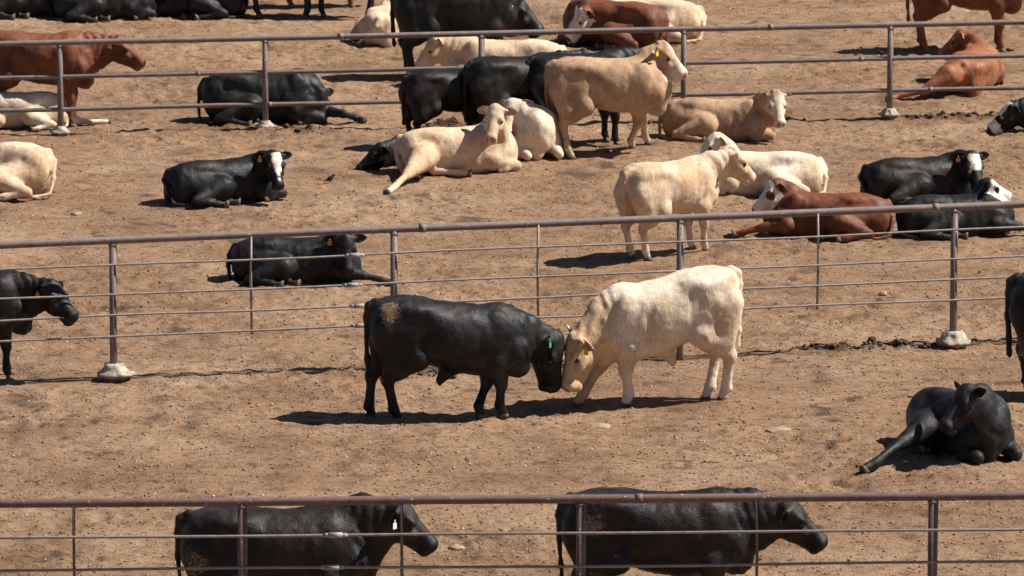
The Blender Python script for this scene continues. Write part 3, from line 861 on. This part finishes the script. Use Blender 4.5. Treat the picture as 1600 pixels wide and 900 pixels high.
            F.cone(j['sti'], m1, 0.12 if lie is None else 0.14, 0.085 * (0.5 + 0.5 * lg), 0.05)
            if lie is not None: F.cone(j['sti'], ln('sti', 'hoc', 0.85), 0.16, 0.08, 0.05)
            F.cone(m1, j['hoc'], 0.085 * lg, 0.062 * lg, 0.035)
            F.ell(j['hoc'] + np.array((-0.008, 0, 0)), np.array((0.068, 0.054, 0.076)) * lg, 0.03)
            F.cone(j['hoc'], ln('hoc', 'fet', 0.6), 0.060 * lg, 0.049 * lg, 0.03)
            F.cone(ln('hoc', 'fet', 0.6), j['fet'], 0.049 * lg, 0.060 * lg, 0.02)
            F.ell(j['fet'] + np.array((-0.045, 0, -0.01)) * (1 if lie is None else 0.4), (0.022, 0.035, 0.022), 0.02)
        dn = j['hoo'] - j['fet']; dn = dn / max(np.linalg.norm(dn), 1e-6)
        F.cone(j['fet'], j['hoo'], 0.052 * lg, 0.05 * lg, 0.02)
        hooves.append((nm, j['fet'], j['hoo'], dn))
    # ---- tail
    if tail is None:
        if lie is None:
            tp = [(-0.82, 0, 1.245), (-0.90, 0, 1.20), (-0.925, 0.0, 1.08), (-0.925, 0.01, 0.85), (-0.91, 0.015, 0.62), (-0.90, 0.02, 0.45)]
            tp = [np.array((x * lx, y, z + slope * x * 0.8)) for x, y, z in tp]
        else:
            tp = [t2l(q) for q in ((-0.84, 0, 1.22), (-0.915, 0, 1.10))] + [np.array((-0.93 * lx, 0.10 * lie, 0.24)), np.array((-0.90 * lx, 0.26 * lie, 0.06)), np.array((-0.72 * lx, 0.40 * lie, 0.04))]
    else:
        tp = [t2l((-0.86, 0, 1.21))] + [pix(q) if q[0] != 'L' else np.array(q[1:], float) for q in tail]
    rr = np.interp(np.linspace(0, 1, len(tp)), [0, 0.3, 0.75, 0.9, 1], [0.05, 0.034, 0.024, 0.036, 0.026])
    for i in range(len(tp) - 1):
        F.cone(tp[i], tp[i + 1], rr[i], rr[i + 1], 0.03)
    F.cone(tp[-1], tp[-1] + (tp[-1] - tp[-2]) * 0.25, rr[-1], 0.012, 0.03)
    if sheath:
        F.cone(t2l((-0.02, 0, 0.56)), t2l((-0.12, 0, 0.42)), 0.10, 0.045, 0.06)
        F.cone(t2l((-0.12, 0, 0.42)), t2l((-0.125, 0, 0.385)), 0.035, 0.025, 0.02)
    V, Q = F.mesh()
    # ---- uneven flesh and hair
    V0 = V.copy()
    nr = np.zeros_like(V); fn = np.cross(V[Q[:, 2]] - V[Q[:, 0]], V[Q[:, 3]] - V[Q[:, 1]])
    for q in range(4): np.add.at(nr, Q[:, q], fn)
    nr /= np.maximum(np.linalg.norm(nr, axis=1), 1e-9)[:, None]
    o_ = V0 + 1.7 * (hash(key) % 1 + len(key)) + float(key) * 2.37
    body_w = np.clip((V0[:, 2] - 0.35) / 0.2, 0.25, 1) if lie is None else np.clip(V0[:, 2] / 0.15, 0.4, 1)
    Hq = (V0 - P0) @ HM / hsc
    body_w = body_w * np.where((Hq[:, 0] > -0.02) & (np.linalg.norm(Hq - np.array((0.25, 0, -0.1)), axis=1) < 0.4), 0.3, 1.0)
    st_ = V0 * np.array((1.0, 0.6, 0.45)) + 5.1 + float(key)
    ls = 0.5 if COATS[coat]['m'] == 'light' else 0.85
    amp = noise3(o_, 3.6, 61) * 0.020 * ls + noise3(o_, 8.0, 62) * 0.009 * ls + noise3(o_, 19.0, 63) * 0.006 + noise3(st_, 17.0, 64) * 0.010
    nkx = np.clip((V0[:, 0] - 0.60 * lx) / 0.12, 0, 1) * np.clip((0.10 - Hq[:, 0]) / 0.08 + 1, 0, 1)
    amp = amp + nkx * 0.006 * np.sin(58 * (V0[:, 0] + 0.25 * V0[:, 2]) + noise3(o_, 5.0, 65) * 9)
    V = V + nr * (amp * body_w)[:, None]
    # ---- coat colours
    C = COATS[coat]
    n1 = noise3(V0 + 7.3 * len(key), 3.1, 41) + 0.5 * noise3(V0 + 3.3, 8.0, 42)
    n1 = n1 + 0.35 * noise3(V0 * np.array((1.0, 1.0, 0.5)) + 1.3, 15.0, 43)
    w = np.clip(n1 * 2.0 + 0.42, 0, 1)[:, None]
    colr = np.array(C['base']) * (1 - w) + np.array(C['alt']) * w
    if C['leg'] is not None and lie is None:
        q = np.clip((0.42 - V0[:, 2]) / 0.2, 0, 1)[:, None]
        colr = colr * (1 - q) + np.array(C['leg']) * q
    H = (V0 - P0) @ HM / hsc
    H[:, 0] /= 0.94
    hd_in = (H[:, 0] > -0.10) & (H[:, 0] < 0.56) & (np.abs(H[:, 1]) < 0.17) & (H[:, 2] > -0.31) & (H[:, 2] < 0.06)
    jag = noise3(V0, 16.0, 51) * 0.05
    if headc is not None:
        q = np.clip((np.clip((V0[:, 0] - 0.55 * lx) / 0.3, 0, 1) + 0.5 * n1), 0, 1)[:, None]
        colr = colr * (1 - q) + np.array(headc) * q
    hx, hy, hz = H[:, 0], np.abs(H[:, 1]), H[:, 2]
    white = np.array((0.78, 0.70, 0.61))
    blackc = np.array((0.0125, 0.0115, 0.0115))
    if face == 'white':        # whole face white, dark round the eye and the ear roots
        mk = hd_in & (hx > 0.03 + jag) & (hz > -0.25 + jag)
        mk &= ~((np.hypot(hx - 0.17, hz + 0.09) < 0.055 + jag) & (hy > 0.07))
        colr[mk] = white
    if face == 'hereford':
        mk = hd_in & (hx > 0.0 + 1.6 * jag) & (hz > -0.25 + jag)
        colr[mk] = white
    if face == 'blaze':        # white forehead and nose bridge, dark cheeks and muzzle side
        mk = hd_in & (hx > -0.02 + jag) & (hy < 0.075 + jag - 0.06 * np.clip((hx - 0.15) / 0.2, 0, 1)) & (hz > -0.15)
        colr[mk] = white
    if face == 'forehead':
        mk = hd_in & (hx > 0.0 + jag) & (hx < 0.24 + jag) & (hy < 0.085 + jag) & (hz > -0.13)
        colr[mk] = white
    if face == 'skunk':        # white forehead and white muzzle band
        mk = hd_in & (hx > -0.03 + jag) & (hx < 0.24 + jag) & (hy < 0.09 + jag) & (hz > -0.12)
        mk |= hd_in & (hx > 0.33 + jag) & (hx < 0.47 + jag)
        colr[mk] = white
    if face in ('palemuzzle', 'paleface'):
        wq = np.clip((hx + jag - (0.24 if face == 'palemuzzle' else -0.02)) / 0.12, 0, 1)
        wq = np.maximum(wq, np.clip(1 - hy / 0.08, 0, 1) * (hz > -0.10) * np.clip((hx + 0.02) / 0.1, 0, 1) * 0.8) * hd_in
        colr = colr * (1 - wq[:, None]) + np.array((0.76, 0.64, 0.52)) * wq[:, None]
    # nose pad
    mz = np.array(muz if muz else C['muz'])
    mk = hd_in & (hx > 0.485) & (hz > -0.19)
    colr[mk] = mz
    mk = hd_in & (np.hypot((hx - 0.505) / 0.026, (hy - 0.042) / 0.018) < 1.0) & (hz < -0.06) & (hz > -0.16)
    colr[mk] = mz * 0.35
    dt = np.zeros(len(V0))
    dt = np.maximum(dt, np.clip((0.16 - V0[:, 2]) / 0.16, 0, 1) * (0.33 if lie is None else 0.42))
    soil = np.clip(noise3(o_, 2.3, 71) * 1.8 + noise3(o_, 7.0, 72) * 0.9 + 0.25, 0, 1)
    rear = np.clip((-0.35 - V0[:, 0]) / 0.35, 0, 1)
    low = np.clip(((0.95 if lie is None else 0.32) - V0[:, 2]) / 0.4, 0, 1)
    dt = np.maximum(dt, soil * (0.16 + 0.22 * rear * low + 0.16 * low) * (1.0 if C['m'] == 'light' else 0.75))
    for (x, y, z, rd, am) in dirt:
        c0 = t2l((x, y, z))
        dt = np.maximum(dt, am * np.clip(1.3 - np.linalg.norm(V0 - c0, axis=1) / rd, 0, 1))
    # ---- short hair tufts growing out of the skin (same mesh)
    rng = np.random.default_rng(int(key) + 100)
    nh = int((15000 if vs < 0.0235 else 7000))
    ar = np.linalg.norm(fn, axis=1); ar = ar * (V0[Q[:, 0], 2] > 0.02)
    fi = rng.choice(len(Q), nh, p=ar / ar.sum())
    wts = rng.dirichlet((1, 1, 1, 1), nh)
    root_p = np.einsum('ij,ijk->ik', wts, V[Q[fi]])
    nrm_h = fn[fi] / np.maximum(np.linalg.norm(fn[fi], axis=1), 1e-9)[:, None]
    Hh = (root_p - P0) @ HM / hsc
    ok = ~((Hh[:, 0] > 0.38) & (Hh[:, 0] < 0.6) & (np.abs(Hh[:, 1]) < 0.15) & (np.abs(Hh[:, 2] + 0.13) < 0.2))
    ok &= ~(np.linalg.norm(Hh * np.array((1, 0, 1)) - np.array((0.175, 0, -0.09)), axis=1) < 0.045)
    fi, root_p, nrm_h, Hh = fi[ok], root_p[ok], nrm_h[ok], Hh[ok]; nh = len(fi)
    flow = np.array((-0.55, 0, -0.8)) + rng.normal(0, 0.33, (nh, 3)) + 1.2 * np.stack([noise3(root_p + 3.1 * q, 5.0, 81 + q) for q in range(3)], 1)
    flow -= nrm_h * np.sum(flow * nrm_h, 1)[:, None]
    flow /= np.maximum(np.linalg.norm(flow, axis=1), 1e-6)[:, None]
    ln_ = rng.uniform(0.014, 0.030, nh) * np.where(Hh[:, 0] > -0.02, np.where(np.linalg.norm(Hh, axis=1) < 0.5, 0.6, 1.0), 1.0)
    lift = rng.uniform(0.04, 0.20, nh)
    tip = root_p + flow * ln_[:, None] + nrm_h * (ln_ * lift)[:, None]
    side = np.cross(nrm_h, flow) * (rng.uniform(0.0025, 0.005, nh))[:, None]
    HV = np.stack([root_p - side - nrm_h * 0.003, root_p + side - nrm_h * 0.003, tip], 1).reshape(-1, 3)
    HT = np.arange(nh * 3).reshape(-1, 3) + len(V)
    nrm_t = np.cross(HV[1::3] - HV[0::3], HV[2::3] - HV[0::3])
    flip = np.sum(nrm_t * nrm_h, 1) < 0
    HT[flip] = HT[flip][:, ::-1]
    hcol = np.einsum('ij,ijk->ik', wts[ok], colr[Q[fi]]) * rng.uniform(0.82, 1.15, (nh, 1))
    hdt = np.einsum('ij,ij->i', wts[ok], dt[Q[fi]])
    V = np.concatenate([V, HV]); colr = np.concatenate([colr, np.repeat(np.clip(hcol, 0, 0.9), 3, 0)]); dt = np.concatenate([dt, np.repeat(hdt, 3)])
    V = V * sc
    me = quads_mesh('body', V, Q, True, HT)
    a = me.attributes.new('coat', 'FLOAT_COLOR', 'POINT')
    a.data.foreach_set('color', np.concatenate([colr, np.ones((len(V), 1))], 1).astype(np.float32).ravel())
    a = me.attributes.new('dirt', 'FLOAT', 'POINT'); a.data.foreach_set('value', dt.astype(np.float32))
    root = empty(name, tuple(org), R(hd))
    tag(root, label, cat, group)
    cm = M[C['m']]
    link('body', me, cm, root)
    def mtx(fw, lf, upv, pos, k=1.0):
        m = Matrix.Identity(4)
        for r_ in range(3):
            m[r_][0] = fw[r_] * k; m[r_][1] = lf[r_] * k; m[r_][2] = upv[r_] * k; m[r_][3] = pos[r_] * sc
        return m
    def add(nm, me_, m_, fw, lf, upv, pos, k, par=root):
        me2 = me_.copy(); me2.transform(mtx(fw, lf, upv, pos, k * sc))
        return link(nm, me2, m_, par)
    # ears
    for s, droop in ((1, ear[0]), (-1, ear[1])):
        er = R(droop)
        fh = np.array((math.cos(yaw), math.sin(yaw), 0.0))
        out = l * s * math.cos(er) - u * math.sin(er) * 0.6 - np.array((0, 0, math.sin(er) * 0.5)) - fh * 0.34
        out /= np.linalg.norm(out)
        ff_, ll_, uu_ = frame(out, fh * 0.9 + l * s * 0.3 + np.array((0, 0, -0.15)))
        esc = 0.85 if cat == 'bull' else 1.0
        pos = hl(0.0, s * 0.095, -0.07)
        em = bpy.data.meshes.new('ear')
        EV = np.array([pos + (ff_ * v[0] + ll_ * v[1] + uu_ * v[2]) * hsc * esc for v in EAR_V]) * sc
        em.from_pydata(EV.tolist(), [], EAR_F)
        for p in em.polygons: p.use_smooth = True
        ecol = np.tile(np.array(C['base']), (len(EV), 1))
        half = len(EV) // 2
        if C['m'] == 'light': ecol[:half] = np.array((0.52, 0.34, 0.25)); ecol[half:] = np.array(C['base'])
        elif C['m'] == 'red': ecol[:half] = np.array((0.10, 0.04, 0.025))
        if face == 'hereford' and C['m'] == 'red': pass
        at_ = em.attributes.new('coat', 'FLOAT_COLOR', 'POINT')
        at_.data.foreach_set('color', np.concatenate([ecol, np.ones((len(EV), 1))], 1).astype(np.float32).ravel())
        eo = link('ear', em, cm, root)
        if tagc and (tagear == s):
            tp_ = pos + ff_ * 0.10 * hsc + uu_ * 0.02 * hsc
            wf, wl, wu = frame(np.cross((0, 0, 1.0), f) if abs(f[2]) < 0.97 else l, (0, 0, 1.0))
            dwn = np.array((0, 0, 1.0))
            # plate hangs straight down with its flat side to where the hollow of the ear looks
            nrm = uu_ - dwn * (uu_ @ dwn); nrm /= max(np.linalg.norm(nrm), 1e-6)
            rx = np.cross(nrm, dwn) * -1
            add('ear_tag', TAG, M['tag_' + tagc], rx, nrm, dwn, tp_ + nrm * 0.012, 0.82, eo)
    for s in (1, -1):
        add('eye', EYE, M['eye'], f, l, u, hl(0.185, s * 0.100, -0.09), hsc)
    for nm, ft, ho, dn in hooves:
        if lie is None:
            fw = np.array((1.0, 0, 0)); lfv = np.array((0, 1.0, 0)); upv = np.array((0, 0, 1.0))
            pos = np.array((ho[0] + 0.005, ho[1], max(0.0, ho[2] - 0.045)))
        else:
            upv = -dn; fw = np.cross(np.array((0, 0, 1.0)), dn); 
            if np.linalg.norm(fw) < 0.1: fw = np.array((1.0, 0, 0))
            fw /= np.linalg.norm(fw)
            tw = np.array((0, 0, 1.0)); tw = tw - dn * (tw @ dn); tw /= np.linalg.norm(tw)
            fw = tw; lfv = np.cross(upv, fw)
            pos = ho + dn * 0.05
        add('hoof', HOOF, M['hoof'], fw, lfv, upv, pos, 1.0)
    return root

# ------------------------------------------------------------------ small bird
def bird(px, py, hd, label):
    p = ground_at(px, py)
    F = Field(0.008)
    F.ell((0, 0, 0.085), (0.075, 0.042, 0.042), 0.02, np.stack([frame((0.9, 0, 0.42), (0, 0, 1))[i] for i in range(3)], 1))
    F.ell((0.07, 0, 0.135), (0.028, 0.024, 0.026), 0.02)
    F.cone((0.09, 0, 0.133), (0.118, 0, 0.128), 0.009, 0.004, 0.01)
    F.cone((-0.06, 0, 0.06), (-0.14, 0, 0.045), 0.022, 0.014, 0.02, (0, 0, 1), 0.5)
    for s in (1, -1): F.cone((0.005, s * 0.018, 0.05), (0.01, s * 0.02, 0.0), 0.008, 0.006, 0.006)
    V, Q = F.mesh()
    V = V * 0.72
    o = link('bird', quads_mesh('bird', V, Q), M['bird'])
    o.location = (p[0], p[1], float(ground_z(p[0], p[1]))); o.rotation_euler = (0, 0, R(hd))
    tag(o, label, 'bird', 'small black birds on the dirt')

# ================================================================== the place
build_ground()
build_fence(FL1, 'pipe_fence', 'nearest fence with reddish top rail in front of two black bulls', (-150, 380, 907, 1455, 1990), (118, 628, 1180, 1725), (1.65, 1.335, 1.03, 0.79, 0.565), False, None, M['pipe_red'],
            True, 0.042, 0.0135, ((525,), (520,), (), ()), 11, 0.046)
build_fence(FL2, 'pipe_fence', 'middle pipe fence with thin rods and concrete post footings', (-265, 178, 616, 1062, 1489, 1925), (-45, 393, 840, 1275, 1705), (1.645, 1.375, 1.035, 0.79, 0.56), False, None, M['pipe'],
            True, 0.043, 0.0125, ((553,), (550,), (561,), (562,)), 22, 0.042, (2, 3))
build_fence(FL3, 'pipe_fence', 'far pipe fence with three thick rails', (-230, 95, 415, 752, 1068, 1390, 1712), (), (1.325, 0.845, 0.39), True, None, M['pipe'],
            True, 0.040, 0.032, None, 33, 0.042)

# ---- cattle behind the nearest fence
BB = 'black cattle'
cattle('1', 'bull', 'black bull behind the near fence wearing a white ear tag', (437, 1008), 0, 'brownblack', 1.03, poll=(632, 788, -0.05), hyaw=-5, hpitch=-40, tagc='white', tagear=-1, hump=0.7, ear=(15, 40), group=BB, cat='bull',
       dirt=((-0.75, -0.28, 0.85, 0.25, 0.42),))
cattle('2', 'bull', 'black bull behind the near fence with hanging tail and no ear tag', (1030, 985), 0, 'brownblack', 1.03, poll=(1240, 786, -0.05), hyaw=-4, hpitch=-38, hump=0.3, ear=(15, 35), group=BB, cat='bull',
       dirt=((-0.62, -0.28, 1.05, 0.2, 0.5),))
# ---- the two fighting bulls and the pen around them
cattle('3', 'bull', 'black bull with green ear tag butting heads with the cream bull', (705, 654), 10, 'black', 1.02, poll=(876, 530, 0.38), hyaw=-16, hpitch=-82, slope=-0.10, hsc=1.18, tagc='green', tagear=-1, sheath=True, group=BB, cat='bull', ear=(5, -35),
       legs=dict(HR=(622, 658), HL=(581, 654), FR=(786, 651), FL=(751, 653)), dirt=((-0.70, -0.22, 1.16, 0.17, 0.62), (-0.05, -0.34, 0.95, 0.12, 0.36)), hump=0.0, vs=0.019)
cattle('4', 'bull', 'cream white bull with yellow ear tag butting heads with the black bull', (1035, 630), 192, 'white', 1.10, lx=0.86, poll=(891, 529, -0.44), hyaw=197, hpitch=-70, slope=-0.16, hsc=1.06, headc=(0.56, 0.385, 0.235), tagc='yellow', tagear=1, sheath=True, group='pale cattle', cat='bull', ear=(25, -50),
       legs=dict(FL=(978, 635), FR=(903, 634), HL=(1129, 626), HR=(1103, 625)), dirt=((-0.72, 0.25, 0.8, 0.2, 0.35),), hump=0.0, vs=0.019)
cattle('5', 'bull', 'black bull lying alone at lower right with one hind leg stretched out', (1500, 708), -64, 'black', 0.98, lx=0.94, lie=-1, poll=(1507, 606, -0.85), hyaw=-146, hpitch=-40, group=BB, cat='bull', ear=(-25, -25), vs=0.018, zc=0.27, slope=0.13, hump=0.1, hsc=1.05, lg=1.0,
       legs=dict(HR=dict(hip=('L', -0.45, -0.18, 0.24), sti=('Z', 1444, 670, 0.34), hoc=('Z', 1406, 693, 0.24), fet=('Z', 1366, 724, 0.10), hoo=('Z', 1352, 732, 0.06))), tail=(('L', -0.80, 0.1, 0.10), ('L', -0.72, 0.25, 0.05)))
cattle('6', 'cow', 'black animal standing cut off by the right edge beside the lying bull', (1697, 620), 0, 'black', 1.09, group=BB)
cattle('7', 'cow', 'black animal with orange tag standing at the left edge behind the middle fence', (-50, 596), 4, 'black', 0.94, poll=(83, 442, -0.15), hyaw=-38, hpitch=-34, hsc=1.08, tagc='orange', tagear=-1, group=BB)
# ---- pen between the middle and far fences
cattle('8', 'cow', 'black cow lying behind the middle fence facing the camera, orange tag', (462, 436), 0, 'black', 0.92, lie=-1, poll=(541, 370, -0.3), hyaw=-80, hpitch=-58, tagc='orange', tagear=-1, legs=dict(FR='ext'), group=BB, ear=(0, 0))
cattle('9', 'cow', 'light tan cow standing half turned away beside the middle fence', (1045, 401), 42, 'cream', 0.94, poll=(1150, 235, 0.5), hyaw=28, hpitch=-42, tagc='orange', tagear=-1, group='pale cattle',
       legs=dict(HL=(988, 404), HR=(1012, 407), FL=(1082, 391), FR=(1103, 394)))
cattle('10', 'cow', 'reddish brown cow with white face lying behind the middle fence', (1295, 372), 172, 'red', 0.92, lie=1, poll=(1207, 284, 0.1), hyaw=195, hpitch=-42, face='white', group='red cattle', legs=dict(FL='ext'))
cattle('11', 'cow', 'black white-faced cow with orange tag lying nearest the right fence post', (1492, 370), 12, 'black', 0.86, lie=-1, poll=(1545, 280, 0.1), hyaw=15, hpitch=-25, tagc='orange', tagear=-1, face='white', group=BB, legs=dict(FR='ext'), hsc=0.92)
cattle('12', 'cow', 'black cow with white forehead resting its chin above a neighbour at right', (1440, 312), 18, 'brownblack', 0.95, lie=-1, poll=(1521, 241, -0.25), hyaw=-68, hpitch=-50, tagc='orange', tagear=-1, face='forehead', group=BB, ear=(0, -15))
cattle('13', 'cow', 'white cow lying behind the standing light tan cow', (1192, 303), 178, 'white', 0.93, lie=1, poll=(1116, 211, 0.15), hyaw=192, hpitch=-35, group='pale cattle')
cattle('14', 'cow', 'tan cow lying near the far fence with pale face towards camera', (1124, 213), -8, 'tan', 0.93, lie=-1, poll=(1214, 146, -0.45), hyaw=-72, hpitch=-54, group='pale cattle', face='paleface')
cattle('15', 'cow', 'light tan steer standing in profile with pale face and yellow tag', (950, 240), 7, 'tan', 1.04, poll=(1040, 69, 0.1), hyaw=-18, hpitch=-42, tagc='yellow', tagear=-1, face='palemuzzle', group='pale cattle', ear=(0, 0),
       legs=dict(HR=(893, 249), HL=(882, 243), FR=(988, 233), FL=(1012, 226)))
cattle('16', 'cow', 'cream cow lying with head up and hind leg stretched towards camera', (714, 267), 18, 'cream', 0.97, lie=-1, zc=0.24, poll=(773, 168, -0.25), hyaw=-106, hpitch=-46, group='pale cattle', ear=(8, 8),
       legs=dict(HR=dict(sti=('Z', 658, 250, 0.30), hoc=('Z', 636, 273, 0.18), fet=('Z', 614, 294, 0.08), hoo=('Z', 606, 300, 0.05))))
cattle('17', 'cow', 'white cow with orange tag lying close behind the cream cow', (822, 238), -72, 'white', 0.95, lx=0.9, lie=-1, zc=0.33, poll=(800, 158, -0.35), hyaw=-115, hpitch=-45, tagc='orange', tagear=1, ear=(-15, 10), group='pale cattle')
cattle('18', 'cow', 'black cow lying with only its head showing beside the cream cow', (664, 250), 218, 'black', 0.74, lie=-1, zc=0.14, poll=(590, 226, -0.85), hyaw=195, hpitch=-36, group=BB, hsc=1.22)
cattle('19', 'cow', 'black cow standing leftmost of three seen from the rear', (700, 230), 26, 'brownblack', 0.84, group=BB)
cattle('20', 'cow', 'black cow standing in the middle of three seen from the rear', (806, 228), 28, 'brownblack', 0.97, group=BB)
cattle('21', 'cow', 'black cow standing partly hidden behind the tan steer', (905, 225), 24, 'black', 1.0, group=BB)
cattle('22', 'cow', 'black white-faced cow with orange tag lying alone at left', (350, 316), 24, 'black', 0.93, lie=-1, poll=(430, 241, -0.22), hyaw=-68, hpitch=-56, tagc='orange', tagear=-1, face='blaze', group=BB, ear=(0, -10))
cattle('23', 'cow', 'cream cow lying cut off by the left edge, rump towards centre', (-20, 308), 176, 'cream', 1.0, lie=1, zc=0.30, group='pale cattle')
cattle('24', 'cow', 'black cow with white forehead and muzzle cut off by right edge', (1694, 205), 180, 'black', 0.97, lie=1, poll=(1577, 162, -0.1), hyaw=185, hpitch=-38, face='skunk', group=BB)
# ---- beyond the far fence
cattle('25', 'cow', 'reddish brown cow standing at upper left behind the far fence', (60, 198), -3, 'red', 1.02, poll=(188, 59, 0), hyaw=-10, hpitch=-32, group='red cattle')
cattle('26', 'cow', 'white cow lying beneath the standing brown cow at upper left', (34, 201), 186, 'white', 0.72, lie=1, zc=0.30, group='pale cattle', dirt=((-0.7, 0.2, 0.9, 0.25, 0.4),),
       legs=dict(HR=dict(sti=('Z', 96, 185, 0.18), hoc=('Z', 128, 190, 0.09), fet=('Z', 158, 190, 0.06), hoo=('Z', 169, 190, 0.05))))
cattle('27', 'cow', 'black cow lying behind the far fence with lowered head and outstretched foreleg', (412, 192), 0, 'black', 1.02, lie=-1, zc=0.30, poll=(503, 144, -0.2), hyaw=-55, hpitch=-74, tagc='white', tagear=-1, group=BB, legs=dict(FL=dict(kne=('Z', 536, 178, 0.16), fet=('Z', 556, 184, 0.07), hoo=('Z', 566, 187, 0.05))), vs=0.024)
cattle('28', 'bull', 'large black bull standing behind the far fence, back cut by the top', (716, 120), 8, 'black', 1.12, lx=0.94, poll=(812, -3, 0.1), hyaw=-8, hpitch=-42, tagc='white', tagear=-1, group=BB, cat='bull', vs=0.024, hsc=1.1)
cattle('29', 'cow', 'cream cow lying along the far fence with head to the left', (790, 136), 178, 'cream', 1.03, lie=1, zc=0.30, poll=(676, 58, 0), hyaw=186, hpitch=-48, group='pale cattle', vs=0.024)
cattle('30', 'cow', 'cream cow lying rump first half hidden by the large black bull', (606, 60), 75, 'cream', 0.9, lie=1, group='pale cattle', vs=0.026)
cattle('31', 'cow', 'red cow with white face lying at top centre behind the far fence', (960, 70), 150, 'red', 1.0, lie=1, zc=0.30, poll=(908, 15, -0.1), hyaw=196, hpitch=-48, face='hereford', group='red cattle', vs=0.024)
cattle('32', 'cow', 'cream cow lying at top centre behind the red white-faced cow', (1007, 58), 168, 'cream', 1.05, lie=1, poll=(960, -4, 0.2), hyaw=180, hpitch=-30, group='pale cattle', vs=0.024)
cattle('33', 'cow', 'dark red cow standing at upper right with its back cut by the top', (1508, 77), 2, 'red', 1.09, group='red cattle', vs=0.024)
cattle('34', 'cow', 'orange brown cow lying behind the far fence with a leg stretched left', (1520, 134), 72, 'orange', 0.95, lie=1, poll=(1500, 48, 0.75), hyaw=165, hpitch=-36, group='red cattle', vs=0.022,
       legs=dict(HL=dict(sti=('Z', 1482, 118, 0.36), hoc=('Z', 1444, 142, 0.15), fet=('Z', 1402, 151, 0.06), hoo=('Z', 1390, 154, 0.05))))
cattle('35', 'cow', 'black cow lying in the top left corner', (38, 27), 4, 'black', 1.0, lie=-1, group=BB, vs=0.028)
cattle('36', 'cow', 'black cow lying second from the top left corner', (160, 29), 10, 'black', 0.95, lie=-1, group=BB, vs=0.028)
cattle('37', 'cow', 'black cow lying at top left with a white ear tag', (300, 22), 172, 'black', 1.0, lie=1, group=BB, vs=0.028, tagc='white', tagear=1)
cattle('38', 'cow', 'black cow standing at the top edge, only its legs in view', (458, 23), 4, 'black', 0.95, group=BB, vs=0.028)
cattle('39', 'cow', 'dark cow standing at top edge next to the cream rump', (523, 25), 175, 'black', 0.92, group=BB, vs=0.028)
cattle('40', 'cow', 'brown cow standing behind black legs at the top edge', (505, 8), 5, 'red', 0.9, group='red cattle', vs=0.028)
cattle('41', 'cow', 'black cow at top edge with only two hooves in view', (1086, -12), 80, 'black', 1.0, group=BB, vs=0.028)

for px, py, hd, lb in ((516, 289, 30, 'tiny black bird left of the lone black cow head'), (1343, 84, 60, 'left of two black birds near far fence post'), (1377, 86, 200, 'right of two black birds, touching the far fence post')):
    bird(px, py, hd, lb)
for px, py, w, h, lb in ((937, 664, 0.12, 0.05, 'flat pale stone in front of the fighting bulls'), (1216, 676, 0.14, 0.04, 'wide flat pale stone right of the fighting bulls'), (120, 337, 0.07, 0.05, 'pale stone on the dirt below the cream rump'),
                         (713, 857, 0.08, 0.05, 'pale stone beside the muzzle of the near black bull'), (1380, 458, 0.05, 0.06, 'small pale stone between fence stay and post')):
    stone(px, py, w, h, lb, 'pale stones on the dirt')
scatter('dirt_clods', 'brown crumbly manure clods strewn over the ground', 'clods', M['clod'], 42000, 0.005, 0.021, 3, 0.12)
scatter('dry_crumbs', 'pale dry crumbs strewn over the ground', 'crumbs', M['chaff'], 14000, 0.005, 0.017, 4)
muck_lumps()
